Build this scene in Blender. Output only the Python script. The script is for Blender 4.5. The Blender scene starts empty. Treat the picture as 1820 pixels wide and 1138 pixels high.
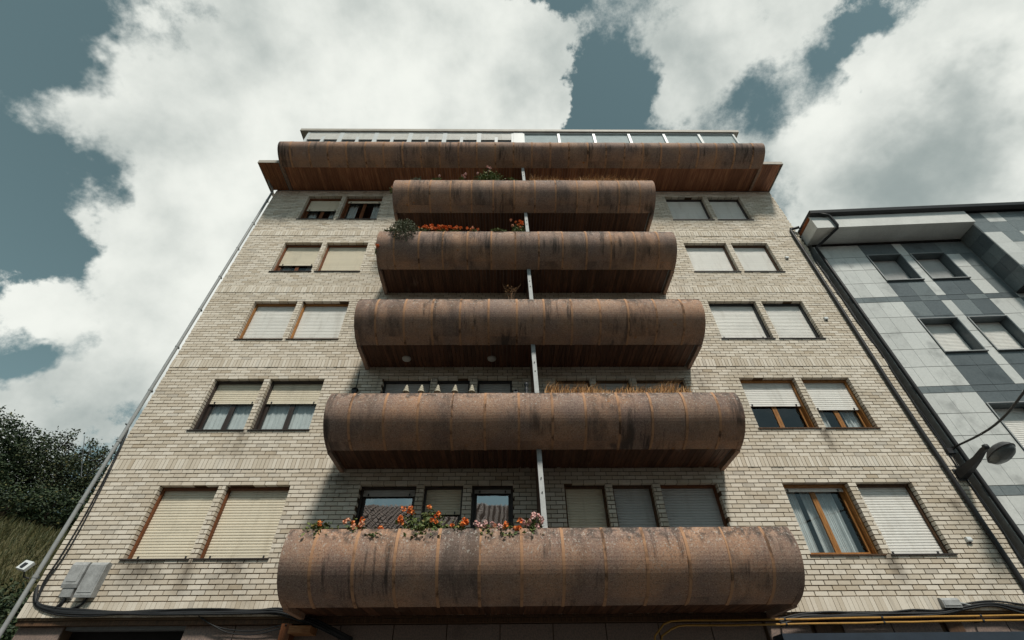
import bpy, math, random
import numpy as np
from mathutils import Vector, Matrix

random.seed(7)
rng = np.random.default_rng(7)
scene = bpy.context.scene
col = scene.collection
R = math.radians

# ------------------------------------------------------------------ camera
cam_d = bpy.data.cameras.new('camera')
cam_d.lens = 16.0
cam_d.sensor_width = 36.0
cam_d.clip_start = 0.1
cam_d.clip_end = 3000
cam = bpy.data.objects.new('camera', cam_d)
col.objects.link(cam)
CR = Vector((0.99993703, -0.00782422, -0.00804414))
CU = Vector((0.00076885, -0.66738546, 0.74471207))
CF = Vector((0.01119533, 0.74467136, 0.66733742))
CP = Vector((0, -9.8, 1.6))
cam.matrix_world = Matrix(((CR.x, CU.x, -CF.x, CP.x), (CR.y, CU.y, -CF.y, CP.y), (CR.z, CU.z, -CF.z, CP.z), (0, 0, 0, 1)))
scene.camera = cam

# ------------------------------------------------------------------ exposure
scene.view_settings.view_transform = 'Standard'
scene.view_settings.look = 'None'
scene.view_settings.gamma = 1.0
scene.view_settings.use_curve_mapping = False
scene.view_settings.exposure = 0.65

# ------------------------------------------------------------------ sun
SUN_FROM = Vector((0.32, -1.0, 1.40)).normalized()
sun_d = bpy.data.lights.new('sun', 'SUN')
sun_d.energy = 2.1
sun_d.angle = R(8.0)
sun_d.color = (1.0, 0.94, 0.84)
sun = bpy.data.objects.new('sun', sun_d)
col.objects.link(sun)
sun.rotation_euler = SUN_FROM.to_track_quat('Z', 'Y').to_euler()
sun.location = (10, -30, 40)

# ------------------------------------------------------------------ world: sky with broken cloud
world = bpy.data.worlds.new('World')
scene.world = world
world.use_nodes = True
wt = world.node_tree
wt.nodes.clear()


def wn(t, **kw):
    n = wt.nodes.new(t)
    for k, v in kw.items():
        setattr(n, k, v)
    return n


def wl(a, b):
    wt.links.new(a, b)


def wmath(op, a, b=None, c=None, clamp=False):
    n = wn('ShaderNodeMath', operation=op)
    n.use_clamp = clamp
    for i, v in enumerate((a, b, c)):
        if v is None:
            continue
        if isinstance(v, (int, float)):
            n.inputs[i].default_value = v
        else:
            wl(v, n.inputs[i])
    return n.outputs[0]


sky = wn('ShaderNodeTexSky')
sky.sky_type = 'NISHITA'
sky.sun_disc = False
sky.sun_elevation = math.asin(SUN_FROM.z)
sky.sun_rotation = math.atan2(SUN_FROM.x, SUN_FROM.y)
sky.air_density = 1.0
sky.dust_density = 0.6
sky.altitude = 400
tc = wn('ShaderNodeTexCoord')
gen = tc.outputs['Generated']


def wnoise(vec, scale, detail, rough, dim='3D', off=None):
    if off:
        m = wn('ShaderNodeVectorMath', operation='ADD')
        wl(vec, m.inputs[0])
        m.inputs[1].default_value = off
        vec = m.outputs[0]
    n = wn('ShaderNodeTexNoise')
    n.inputs['Scale'].default_value = scale
    n.inputs['Detail'].default_value = detail
    n.inputs['Roughness'].default_value = rough
    wl(vec, n.inputs['Vector'])
    return n


# warped direction -> ragged cloud edges
n1 = wnoise(gen, 6.0, 5, 0.6)
s1 = wn('ShaderNodeVectorMath', operation='SUBTRACT')
wl(n1.outputs['Color'], s1.inputs[0])
s1.inputs[1].default_value = (0.5, 0.5, 0.5)
s2 = wn('ShaderNodeVectorMath', operation='SCALE')
wl(s1.outputs[0], s2.inputs[0])
s2.inputs['Scale'].default_value = 0.24
s3 = wn('ShaderNodeVectorMath', operation='ADD')
wl(gen, s3.inputs[0])
wl(s2.outputs[0], s3.inputs[1])
s4 = wn('ShaderNodeVectorMath', operation='NORMALIZE')
wl(s3.outputs[0], s4.inputs[0])
wdir = s4.outputs[0]


def lobes(table, start):
    acc = start
    for x, y, z, s, w in table:
        d = wn('ShaderNodeVectorMath', operation='DOT_PRODUCT')
        wl(wdir, d.inputs[0])
        d.inputs[1].default_value = (x, y, z)
        e = wmath('MULTIPLY_ADD', d.outputs['Value'], 1.0 / s, -1.0 / s)
        g = wmath('POWER', math.e, e)
        acc = wmath('MULTIPLY_ADD', g, w, acc)
    return acc


CLOUDS = [[-0.5817, 0.3279, 0.7444, 0.00707, 1], [-0.4928, 0.4579, 0.7399, 0.02334, 1.2], [-0.3579, 0.3323, 0.8726, 0.01835, 1], [-0.1477, 0.2982, 0.943, 0.01249, 1], [-0.6107, 0.3716, 0.6993, 0.00229, 0.6], [-0.3074, 0.4363, 0.8457, 0.02402, 1], [-0.5386, 0.6209, 0.5695, 0.01298, 0.9], [-0.6217, 0.6318, 0.463, 0.00739, 0.4], [-0.1118, 0.3892, 0.9143, 0.00893, 0.7], [0.0638, 0.3174, 0.9461, 0.00172, 0.6], [0.0498, 0.3999, 0.9152, 0.00189, 0.5], [0.3531, 0.2554, 0.9, 0.00654, 1], [0.3348, 0.3498, 0.8749, 0.00373, 0.9], [0.4588, 0.2194, 0.861, 0.00437, 0.6], [0.612, 0.2777, 0.7405, 0.00411, 0.9], [0.672, 0.2942, 0.6796, 0.00873, 1.2], [0.5719, 0.3737, 0.7303, 0.00523, 1], [0.5167, 0.3902, 0.7621, 0.00271, 0.7], [0.6689, 0.3962, 0.6289, 0.00711, 1], [0.6845, 0.1845, 0.7052, 0.00302, 0.9], [-0.7166, 0.5139, 0.4716, 0.00156, 0.5], [-0.6862, 0.6114, 0.3941, 0.00541, 0.45], [-0.4886, 0.2133, 0.846, 0.0026, 0.5],
          [-0.6632, 0.2283, 0.7128, 0.00332, -1.1], [-0.7103, 0.3711, 0.5981, 0.00382, -1.3], [-0.6044, 0.2221, 0.7651, 0.00148, -0.5], [0.1726, 0.3483, 0.9214, 0.00311, -1.2], [0.2087, 0.391, 0.8964, 0.00276, -0.8], [0.0917, 0.2481, 0.9644, 0.00105, -0.6], [0.5607, 0.2319, 0.7949, 0.00077, -0.8], [0.5324, 0.2977, 0.7924, 0.00108, -0.5], [0.4379, 0.325, 0.8382, 0.00097, -0.6], [-0.5432, 0.2588, 0.7987, 0.00058, -0.6], [-0.3248, 0.3026, 0.8961, 0.00048, -0.6], [-0.6726, 0.4738, 0.5684, 0.00152, -0.9], [-0.716, 0.5475, 0.4331, 0.00067, -0.3], [0.4744, 0.3592, 0.8037, 0.00046, -0.5], [-0.633, 0.393, 0.667, 0.0004, -0.2], [-0.4391, 0.2762, 0.8549, 0.00023, -0.5],
          [-0.5959, 0.2306, 0.7692, 0.00085, -0.7], [-0.6348, 0.2489, 0.7315, 0.00053, -0.5], [-0.333, 0.2976, 0.8947, 0.00041, -0.5], [-0.4993, 0.2035, 0.8422, 0.00014, -0.4], [-0.6902, 0.562, 0.4557, 0.00078, -0.55], [-0.6564, 0.5559, 0.51, 0.0004, -0.35], [-0.7256, 0.5692, 0.3867, 0.00043, -0.3], [0.5442, 0.2646, 0.7961, 0.0007, -0.6], [0.5049, 0.3358, 0.7952, 0.00055, -0.5], [0.4097, 0.3554, 0.8402, 0.00068, -0.4], [0.3099, 0.4113, 0.8572, 0.00084, -0.4], [0.1139, 0.2725, 0.9554, 0.00065, 0.5], [0.0941, 0.3891, 0.9164, 0.00075, 0.6], [-0.0008, 0.4147, 0.91, 0.00103, 0.3], [-0.7038, 0.5116, 0.493, 0.00072, 0.4], [-0.3862, 0.724, 0.5716, 0.00859, 0.3], [0.2212, 0.3181, 0.9219, 0.00106, -0.5], [0.1241, 0.4299, 0.8943, 0.00101, -0.4], [-0.2027, 0.2537, 0.9458, 0.00044, -0.3], [-0.6949, 0.5529, 0.4597, 0.00052, -0.8], [-0.7191, 0.5604, 0.411, 0.00065, -0.7], [-0.6484, 0.5795, 0.4937, 0.00053, -0.6], [-0.6627, 0.6246, 0.4131, 0.00048, -0.4], [-0.5419, 0.2775, 0.7933, 0.00026, -0.3]]
GREYS = [[0.6821, 0.2766, 0.6769, 0.0027, 0.9], [0.6627, 0.3919, 0.6382, 0.00382, 0.6], [0.6907, 0.2142, 0.6907, 0.00118, 0.5], [-0.6958, 0.5989, 0.3963, 0.00516, 0.5], [0.5846, 0.4406, 0.6812, 0.00284, 0.3], [-0.253, 0.2672, 0.9298, 0.00497, 0.2]]
big = wnoise(gen, 2.3, 2, 0.5, off=(3.1, 1.7, 0.4)).outputs['Fac']
fine = wnoise(gen, 9.0, 12, 0.70, off=(0.3, 5.2, 2.2)).outputs['Fac']
d0 = wmath('MULTIPLY_ADD', big, 1.5, -0.72)          # the same broken cover all round
dens = lobes(CLOUDS, d0)
mid = wnoise(gen, 3.6, 3, 0.55, off=(5.5, 2.6, 8.1)).outputs['Fac']
dens = wmath('MULTIPLY_ADD', mid, 1.3, wmath('SUBTRACT', dens, 0.65))
dens = wmath('MULTIPLY_ADD', fine, 2.5, wmath('SUBTRACT', dens, 1.25))
mr = wn('ShaderNodeMapRange', interpolation_type='SMOOTHSTEP')
wl(dens, mr.inputs['Value'])
mr.inputs['From Min'].default_value = 0.0
wl(wmath('MAXIMUM', wmath('MULTIPLY_ADD', big, 3.4, -0.85), 0.35), mr.inputs['From Max'])
cover = mr.outputs[0]
puff = wnoise(gen, 5.0, 7, 0.55, off=(7.3, 0.2, 4.4)).outputs['Fac']
grey = lobes(GREYS, wmath('MULTIPLY_ADD', puff, 2.6, -1.02))
mg = wn('ShaderNodeMapRange', interpolation_type='SMOOTHSTEP')
wl(grey, mg.inputs['Value'])
mg.inputs['From Min'].default_value = -0.30
mg.inputs['From Max'].default_value = 1.45
cc = wn('ShaderNodeMix', data_type='RGBA')
wl(mg.outputs[0], cc.inputs['Factor'])
cc.inputs['A'].default_value = (0.575, 0.59, 0.552, 1)
cc.inputs['B'].default_value = (0.20, 0.235, 0.23, 1)
hs = wn('ShaderNodeHueSaturation')
wl(sky.outputs[0], hs.inputs['Color'])
hs.inputs['Hue'].default_value = 0.425
hs.inputs['Saturation'].default_value = 0.66
hs.inputs['Value'].default_value = 1.0
bg_sky = wn('ShaderNodeBackground')
wl(hs.outputs[0], bg_sky.inputs['Color'])
bg_sky.inputs['Strength'].default_value = 0.050
bg_cloud = wn('ShaderNodeBackground')
wl(cc.outputs['Result'], bg_cloud.inputs['Color'])
bg_cloud.inputs['Strength'].default_value = 1.0
mx = wn('ShaderNodeMixShader')
wl(cover, mx.inputs['Fac'])
wl(bg_sky.outputs[0], mx.inputs[1])
wl(bg_cloud.outputs[0], mx.inputs[2])
wo = wn('ShaderNodeOutputWorld')
wl(mx.outputs[0], wo.inputs['Surface'])


# ================================================================== helpers
def tag(o, label=None, cat=None, group=None, kind=None):
    for k, v in (('label', label), ('category', cat), ('group', group), ('kind', kind)):
        if v:
            o[k] = v
    return o


class MB:
    """collects polygons and links them as one mesh object"""

    def __init__(self):
        self.v, self.f = [], []

    def poly(self, pts):
        n = len(self.v)
        self.v.extend([tuple(p) for p in pts])
        self.f.append(tuple(range(n, n + len(pts))))

    def box(self, x0, x1, y0, y1, z0, z1, M=None):
        n = len(self.v)
        p = [(x0, y0, z0), (x1, y0, z0), (x1, y1, z0), (x0, y1, z0), (x0, y0, z1), (x1, y0, z1), (x1, y1, z1), (x0, y1, z1)]
        if M is not None:
            p = [tuple(M @ Vector(q)) for q in p]
        self.v.extend(p)
        for q in ((0, 3, 2, 1), (4, 5, 6, 7), (0, 1, 5, 4), (1, 2, 6, 5), (2, 3, 7, 6), (3, 0, 4, 7)):
            self.f.append(tuple(n + i for i in q))
        return self

    def prism_x(self, prof, x0, x1):
        """closed outline prof [(y,z)] extruded along x"""
        n = len(self.v)
        k = len(prof)
        self.v.extend([(x0, y, z) for y, z in prof] + [(x1, y, z) for y, z in prof])
        self.f.append(tuple(range(n, n + k)))
        self.f.append(tuple(range(n + 2 * k - 1, n + k - 1, -1)))
        for i in range(k):
            j = (i + 1) % k
            self.f.append((n + i, n + k + i, n + k + j, n + j))
        return self

    def strip(self, prof, x0, x1, th, t2=0.0):
        """a shell following an open outline; th = thickness inward"""
        k = len(prof)
        nor = []
        for i in range(k):
            a = prof[max(i - 1, 0)]
            b = prof[min(i + 1, k - 1)]
            dy, dz = b[0] - a[0], b[1] - a[1]
            l = math.hypot(dy, dz) or 1
            nor.append((dz / l, -dy / l))
        out = [(y - ny * t2, z - nz * t2) for (y, z), (ny, nz) in zip(prof, nor)]
        inn = [(y + ny * th, z + nz * th) for (y, z), (ny, nz) in zip(prof, nor)]
        n = len(self.v)
        for x in (x0, x1):
            self.v.extend([(x, y, z) for y, z in out])
            self.v.extend([(x, y, z) for y, z in inn])
        o0, i0, o1, i1 = n, n + k, n + 2 * k, n + 3 * k
        for i in range(k - 1):
            self.f.append((o0 + i, o1 + i, o1 + i + 1, o0 + i + 1))
            self.f.append((i0 + i, i0 + i + 1, i1 + i + 1, i1 + i))
            self.f.append((o0 + i, o0 + i + 1, i0 + i + 1, i0 + i))
            self.f.append((o1 + i, i1 + i, i1 + i + 1, o1 + i + 1))
        for i in (0, k - 1):
            self.f.append((o0 + i, i0 + i, i1 + i, o1 + i))
        return self

    def tube(self, pts, r, n=8, cap=True):
        pts = [Vector(p) for p in pts]
        rs = r if isinstance(r, (list, tuple)) else [r] * len(pts)
        base = len(self.v)
        up = Vector((0.13, 0.31, 0.94))
        for i, p in enumerate(pts):
            t = (pts[min(i + 1, len(pts) - 1)] - pts[max(i - 1, 0)])
            t = t.normalized() if t.length > 1e-9 else Vector((0, 0, 1))
            a = t.cross(up)
            if a.length < 0.05:
                a = t.cross(Vector((1, 0, 0)))
            a.normalize()
            b = t.cross(a)
            for k in range(n):
                q = p + (a * math.cos(2 * math.pi * k / n) + b * math.sin(2 * math.pi * k / n)) * rs[i]
                self.v.append(tuple(q))
        for i in range(len(pts) - 1):
            for k in range(n):
                k2 = (k + 1) % n
                self.f.append((base + i * n + k, base + i * n + k2, base + (i + 1) * n + k2, base + (i + 1) * n + k))
        if cap:
            self.f.append(tuple(base + k for k in range(n - 1, -1, -1)))
            e = base + (len(pts) - 1) * n
            self.f.append(tuple(e + k for k in range(n)))
        return self

    def lathe(self, prof, c=(0, 0, 0), n=16, M=None, a0=0, a1=2 * math.pi):
        base = len(self.v)
        full = abs(a1 - a0 - 2 * math.pi) < 1e-6
        m = n if full else n + 1
        for r, z in prof:
            for k in range(m):
                a = a0 + (a1 - a0) * k / n
                q = Vector((r * math.cos(a), r * math.sin(a), z))
                if M is not None:
                    q = M @ q
                self.v.append((q.x + c[0], q.y + c[1], q.z + c[2]))
        for i in range(len(prof) - 1):
            for k in range(n):
                k2 = (k + 1) % m
                self.f.append((base + i * m + k, base + i * m + k2, base + (i + 1) * m + k2, base + (i + 1) * m + k))
        return self

    def mesh(self, name, mat, smooth=False):
        me = bpy.data.meshes.new(name)
        me.from_pydata(self.v, [], self.f)
        if mat:
            me.materials.append(mat)
        if smooth:
            me.polygons.foreach_set('use_smooth', [True] * len(me.polygons))
        me.update()
        return me

    def build(self, name, mat, parent=None, smooth=False):
        return link(name, self.mesh(name, mat, smooth), parent)


def attach(o, parent):
    o.parent = parent
    o.matrix_parent_inverse = world_of(parent).inverted()


def world_of(o):
    m = o.matrix_basis.copy()
    if o.parent:
        m = world_of(o.parent) @ o.matrix_parent_inverse @ m
    return m


def link(name, me, parent=None, loc=None):
    o = bpy.data.objects.new(name, me)
    col.objects.link(o)
    if loc is not None:
        o.location = loc
    if parent is not None:
        attach(o, parent)
    return o


def empty(name, loc, label, cat, group=None):
    o = bpy.data.objects.new(name, None)
    o.empty_display_size = 0.2
    col.objects.link(o)
    o.location = loc
    return tag(o, label, cat, group)


def quad_mesh(name, V, F, mat):
    """fast mesh from arrays V (n,3) and F (m,k)"""
    me = bpy.data.meshes.new(name)
    k = F.shape[1]
    me.vertices.add(len(V))
    me.vertices.foreach_set('co', np.ascontiguousarray(V, dtype=np.float32).ravel())
    me.loops.add(F.size)
    me.loops.foreach_set('vertex_index', np.ascontiguousarray(F, dtype=np.int32).ravel())
    me.polygons.add(len(F))
    me.polygons.foreach_set('loop_start', np.arange(0, F.size, k, dtype=np.int32))
    me.polygons.foreach_set('loop_total', np.full(len(F), k, dtype=np.int32))
    me.materials.append(mat)
    me.polygons.foreach_set('use_smooth', np.zeros(len(F), dtype=bool))
    me.update(calc_edges=True)
    return me


# ------------------------------------------------------------------ materials
class NT:
    def __init__(self, name):
        self.m = bpy.data.materials.new(name)
        self.m.use_nodes = True
        self.t = self.m.node_tree
        self.b = self.t.nodes['Principled BSDF']
        self.out = self.t.nodes['Material Output']

    def n(self, typ, **kw):
        x = self.t.nodes.new(typ)
        for k, v in kw.items():
            setattr(x, k, v)
        return x

    def l(self, a, b):
        self.t.links.new(a, b)

    def put(self, sock, v):
        if isinstance(v, (int, float)):
            sock.default_value = v
        elif isinstance(v, (tuple, list)):
            sock.default_value = tuple(v) if len(v) == 4 or sock.type == 'VECTOR' else (*v, 1)
        else:
            self.l(v, sock)

    def math(self, op, a, b=None, c=None, clamp=False):
        x = self.n('ShaderNodeMath', operation=op)
        x.use_clamp = clamp
        for i, v in enumerate((a, b, c)):
            if v is not None:
                self.put(x.inputs[i], v)
        return x.outputs[0]

    def pos(self, scale=(1, 1, 1), src='pos'):
        if src == 'pos':
            s = self.n('ShaderNodeNewGeometry').outputs['Position']
        else:
            s = self.n('ShaderNodeTexCoord').outputs['Object']
        m = self.n('ShaderNodeMapping')
        m.inputs['Scale'].default_value = scale
        self.l(s, m.inputs['Vector'])
        return m.outputs[0]

    def noise(self, vec, scale, detail=4, rough=0.55):
        x = self.n('ShaderNodeTexNoise')
        x.inputs['Scale'].default_value = scale
        x.inputs['Detail'].default_value = detail
        x.inputs['Roughness'].default_value = rough
        self.l(vec, x.inputs['Vector'])
        return x.outputs['Fac']

    def ramp(self, fac, a, b, lo=0.0, hi=1.0):
        x = self.n('ShaderNodeMapRange', interpolation_type='SMOOTHSTEP')
        self.put(x.inputs['Value'], fac)
        x.inputs['From Min'].default_value = a
        x.inputs['From Max'].default_value = b
        x.inputs['To Min'].default_value = lo
        x.inputs['To Max'].default_value = hi
        return x.outputs[0]

    def mix(self, f, a, b, blend='MIX'):
        x = self.n('ShaderNodeMix', data_type='RGBA', blend_type=blend)
        self.put(x.inputs['Factor'], f)
        self.put(x.inputs['A'], a)
        self.put(x.inputs['B'], b)
        return x.outputs['Result']

    def rnd(self):
        """random value per piece: per island and per object"""
        g = self.n('ShaderNodeNewGeometry').outputs['Random Per Island']
        o = self.n('ShaderNodeObjectInfo').outputs['Random']
        return self.math('FRACT', self.math('ADD', g, o))

    def bump(self, h, strength, dist=0.01):
        x = self.n('ShaderNodeBump')
        x.inputs['Strength'].default_value = strength
        x.inputs['Distance'].default_value = dist
        self.l(h, x.inputs['Height'])
        self.l(x.outputs[0], self.b.inputs['Normal'])

    def done(self, colr=None, rough=0.8, spec=0.3, metal=0.0):
        if colr is not None:
            self.put(self.b.inputs['Base Color'], colr)
        self.put(self.b.inputs['Roughness'], rough)
        self.b.inputs['Specular IOR Level'].default_value = spec
        self.b.inputs['Metallic'].default_value = metal
        return self.m


def mat_plain(name, c, rough=0.6, spec=0.4, var=0.25, scale=6.0, metal=0.0, bump=0.0):
    k = NT(name)
    p = k.pos()
    a = k.noise(p, scale, 5, 0.6)
    b = k.noise(p, scale * 9, 3, 0.6)
    f = k.math('MULTIPLY_ADD', b, 0.4, k.math('MULTIPLY', a, 0.6))
    f = k.ramp(f, 0.25, 0.75, 1 - var, 1 + var)
    cc = k.mix(1.0, (*c, 1), k.comb(f) if hasattr(k, 'comb') else f, 'MULTIPLY')
    if bump:
        k.bump(b, bump)
    return k.done(cc, rough, spec, metal)


def mat_brick():
    k = NT('cream_brick')
    r = k.rnd()
    r2 = k.math('FRACT', k.math('MULTIPLY', r, 17.31))
    p = k.pos()
    big = k.noise(p, 0.35, 4, 0.6)
    med = k.noise(p, 2.2, 5, 0.65)
    grain = k.noise(p, 60, 3, 0.6)
    c = k.mix(k.ramp(r, 0.0, 1.0), (0.635, 0.56, 0.455, 1), (0.785, 0.72, 0.62, 1))
    c = k.mix(k.ramp(r2, 0.86, 1.0, 0, 0.55), c, (0.46, 0.37, 0.26, 1))
    c = k.mix(k.ramp(k.math('FRACT', k.math('MULTIPLY', r, 5.77)), 0.9, 1.0, 0, 0.4), c, (0.56, 0.55, 0.52, 1))
    c = k.mix(k.ramp(big, 0.45, 0.75, 0, 0.35), c, (0.36, 0.30, 0.21, 1))
    c = k.mix(k.ramp(med, 0.56, 0.8, 0, 0.45), c, (0.30, 0.26, 0.20, 1))
    # rain-washed dirt running down the wall
    run = k.noise(k.pos((2.6, 1, 0.22)), 1.0, 5, 0.7)
    c = k.mix(k.ramp(run, 0.54, 0.76, 0, 0.45), c, (0.27, 0.24, 0.195, 1))
    # dark run-off stains under the sills
    sx = k.n('ShaderNodeSeparateXYZ')
    k.l(k.n('ShaderNodeNewGeometry').outputs['Position'], sx.inputs[0])
    for xc, wd_, zt in ((-6.16, 0.16, 4.10), (-7.1, 0.5, 4.12), (-5.3, 0.35, 4.12), (7.58, 0.14, 4.10), (-6.2, 0.13, 6.88), (7.55, 0.13, 6.88), (9.5, 0.18, 5.2), (-3.7, 0.30, 5.8), (5.0, 0.22, 8.6)):
        dx = k.math('DIVIDE', k.math('SUBTRACT', sx.outputs[0], xc), wd_)
        gx_ = k.math('POWER', math.e, k.math('MULTIPLY', k.math('MULTIPLY', dx, dx), -1.0))
        dz_ = k.math('SUBTRACT', zt, sx.outputs[2])
        gz_ = k.math('MULTIPLY', k.ramp(dz_, -0.02, 0.02), k.ramp(dz_, 0.1, 0.9, 1.0, 0.0))
        st_ = k.math('MULTIPLY', k.math('MULTIPLY', gx_, gz_), k.ramp(med, 0.35, 0.6, 0.15, 0.75))
        c = k.mix(st_, c, (0.13, 0.105, 0.08, 1))
    c = k.mix(k.ramp(grain, 0.35, 0.8, 0.0, 0.16), c, (0.34, 0.29, 0.21, 1))
    k.bump(grain, 0.35, 0.004)
    return k.done(c, 0.85, 0.2)


def mat_mortar():
    k = NT('brown_mortar')
    p = k.pos()
    a = k.noise(p, 3, 5, 0.6)
    c = k.mix(a, (0.070, 0.047, 0.031, 1), (0.18, 0.118, 0.072, 1))
    return k.done(c, 0.95, 0.1)


def mat_granulate():
    """brown exposed-aggregate render of the balconies"""
    k = NT('brown_aggregate_render')
    p = k.pos()
    r = k.rnd()
    tone = k.noise(p, 0.9, 4, 0.6)
    c = k.mix(k.ramp(tone, 0.36, 0.64), (0.285, 0.190, 0.158, 1), (0.50, 0.285, 0.180, 1))
    c = k.mix(k.ramp(r, 0.0, 1.0, 0, 0.35), c, (0.29, 0.22, 0.18, 1))
    # grit
    v = k.n('ShaderNodeTexVoronoi')
    v.inputs['Scale'].default_value = 70
    k.l(p, v.inputs['Vector'])
    grit = k.n('ShaderNodeSeparateColor')
    k.l(v.outputs['Color'], grit.inputs[0])
    c = k.mix(k.ramp(grit.outputs[0], 0.55, 1.0, 0, 0.5), c, (0.52, 0.41, 0.32, 1))
    c = k.mix(k.ramp(grit.outputs[1], 0.6, 1.0, 0, 0.52), c, (0.11, 0.075, 0.055, 1))
    # pale lichen bloom in patches
    pale = k.math('MULTIPLY', k.ramp(k.noise(p, 1.6, 6, 0.7), 0.55, 0.75), k.ramp(k.noise(p, 22, 3, 0.7), 0.52, 0.68))
    c = k.mix(k.math('MULTIPLY', pale, 0.75), c, (0.50, 0.46, 0.41, 1))
    # black algae streaks running down from the top edge
    st = k.noise(k.pos((5.5, 0.6, 0.55)), 1.0, 6, 0.72)
    pt = k.noise(p, 0.75, 3, 0.6)
    blk = k.math('MULTIPLY', k.ramp(st, 0.47, 0.62), k.ramp(pt, 0.47, 0.60))
    c = k.mix(k.math('MULTIPLY', blk, 0.75), c, (0.028, 0.026, 0.026, 1))
    fine = k.noise(k.pos((16, 1, 1.4)), 1.0, 4, 0.7)
    c = k.mix(k.math('MULTIPLY', k.ramp(fine, 0.58, 0.72), k.ramp(pt, 0.44, 0.62, 0, 0.6)), c, (0.035, 0.031, 0.030, 1))
    soot = k.math('MULTIPLY', k.ramp(k.math('FRACT', k.math('MULTIPLY', r, 9.13)), 0.45, 1.0), k.ramp(k.noise(k.pos((3.0, 1.2, 0.9)), 1.0, 5, 0.7), 0.40, 0.62))
    c = k.mix(k.math('MULTIPLY', soot, 0.55), c, (0.060, 0.050, 0.046, 1))
    # orange lichen spots
    v2 = k.n('ShaderNodeTexVoronoi')
    v2.inputs['Scale'].default_value = 3.2
    k.l(p, v2.inputs['Vector'])
    sp = k.math('MULTIPLY', k.ramp(v2.outputs['Distance'], 0.10, 0.16, 1, 0), k.ramp(k.noise(p, 26, 3, 0.7), 0.45, 0.58))
    c = k.mix(k.math('MULTIPLY', sp, k.ramp(k.noise(p, 0.9, 2, 0.5), 0.55, 0.62, 0, 0.8)), c, (0.45, 0.17, 0.03, 1))
    # lichen and soot crust on the rim of every balcony
    sz = k.n('ShaderNodeSeparateXYZ')
    k.l(k.n('ShaderNodeNewGeometry').outputs['Position'], sz.inputs[0])
    hz = k.math('MULTIPLY', k.math('FRACT', k.math('DIVIDE', k.math('SUBTRACT', sz.outputs[2], 3.05), 2.778)), 2.778)
    wv = k.math('MULTIPLY_ADD', k.noise(p, 1.8, 4, 0.65), 0.55, -0.28)
    rim = k.ramp(k.math('ADD', hz, wv), 0.80, 1.0)
    crust = k.math('MULTIPLY', rim, k.ramp(k.noise(p, 6.5, 6, 0.72), 0.42, 0.60))
    c = k.mix(k.math('MULTIPLY', crust, 0.8), c, (0.050, 0.045, 0.043, 1))
    fleck = k.math('MULTIPLY', k.ramp(k.math('ADD', hz, wv), 0.50, 0.85), k.ramp(k.noise(p, 24, 3, 0.7), 0.58, 0.66))
    c = k.mix(k.math('MULTIPLY', fleck, 0.7), c, (0.55, 0.52, 0.47, 1))
    k.bump(grit.outputs[2], 0.22, 0.005)
    return k.done(c, 0.75, 0.25)


def mat_seam():
    k = NT('rusty_seam_filler')
    p = k.pos((1, 1, 0.5))
    a = k.noise(p, 5, 5, 0.65)
    c = k.mix(k.ramp(a, 0.30, 0.52), (0.13, 0.078, 0.052, 1), (0.50, 0.285, 0.168, 1))
    c = k.mix(k.ramp(k.noise(p, 2.2, 4, 0.6), 0.60, 0.7, 0, 0.8), c, (0.04, 0.03, 0.028, 1))
    return k.done(c, 0.85, 0.2)


def mat_wood(name, lo, hi, rough=0.6, axis=(60, 6, 60), var=0.5):
    k = NT(name)
    g = k.noise(k.pos(axis), 1.0, 4, 0.6)
    c = k.mix(k.ramp(g, 0.3, 0.7), (*lo, 1), (*hi, 1))
    r = k.rnd()
    c = k.mix(k.ramp(r, 0, 1, 0, var), c, tuple(x * 0.45 for x in lo) + (1,))
    w = k.noise(k.pos((3, 1.5, 3)), 1.0, 4, 0.65)
    c = k.mix(k.ramp(w, 0.60, 0.8, 0, 0.5), c, (0.30, 0.22, 0.16, 1))
    return k.done(c, rough, 0.25)


def mat_glass(name='window_glass', f0=0.07):
    k = NT(name)
    k.t.nodes.remove(k.b)
    ge = k.n('ShaderNodeNewGeometry')
    dt = k.n('ShaderNodeVectorMath', operation='DOT_PRODUCT')
    k.l(ge.outputs['Normal'], dt.inputs[0])
    k.l(ge.outputs['Incoming'], dt.inputs[1])
    cosv = k.math('ABSOLUTE', dt.outputs['Value'])
    sch = k.math('POWER', k.math('SUBTRACT', 1.0, cosv, clamp=True), 5.0)
    fac = k.math('MULTIPLY_ADD', sch, 1.0 - f0, f0, clamp=True)
    gl = k.n('ShaderNodeBsdfGlossy')
    gl.inputs['Roughness'].default_value = 0.015
    gl.inputs['Color'].default_value = (0.95, 0.98, 1, 1)
    tr = k.n('ShaderNodeBsdfTransparent')
    tr.inputs['Color'].default_value = (0.80, 0.84, 0.84, 1)
    nz = k.noise(k.pos(), 1.7, 2, 0.5)
    bp = k.n('ShaderNodeBump')
    bp.inputs['Strength'].default_value = 0.04
    bp.inputs['Distance'].default_value = 0.05
    k.l(nz, bp.inputs['Height'])
    k.l(bp.outputs[0], gl.inputs['Normal'])
    mxs = k.n('ShaderNodeMixShader')
    k.l(fac, mxs.inputs[0])
    k.l(tr.outputs[0], mxs.inputs[1])
    k.l(gl.outputs[0], mxs.inputs[2])
    k.l(mxs.outputs[0], k.out.inputs['Surface'])
    return k.m


def mat_leaf(name, a, b, accent=None):
    k = NT(name)
    r = k.rnd()
    c = k.mix(r, (*a, 1), (*b, 1))
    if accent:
        c = k.mix(k.ramp(k.math('FRACT', k.math('MULTIPLY', r, 7.7)), 0.86, 1.0), c, (*accent, 1))  # scattered brighter leaves; on the trees they stand in for sunlit ones
    k.b.inputs['Transmission Weight'].default_value = 0.0
    return k.done(c, 0.6, 0.3)


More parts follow.
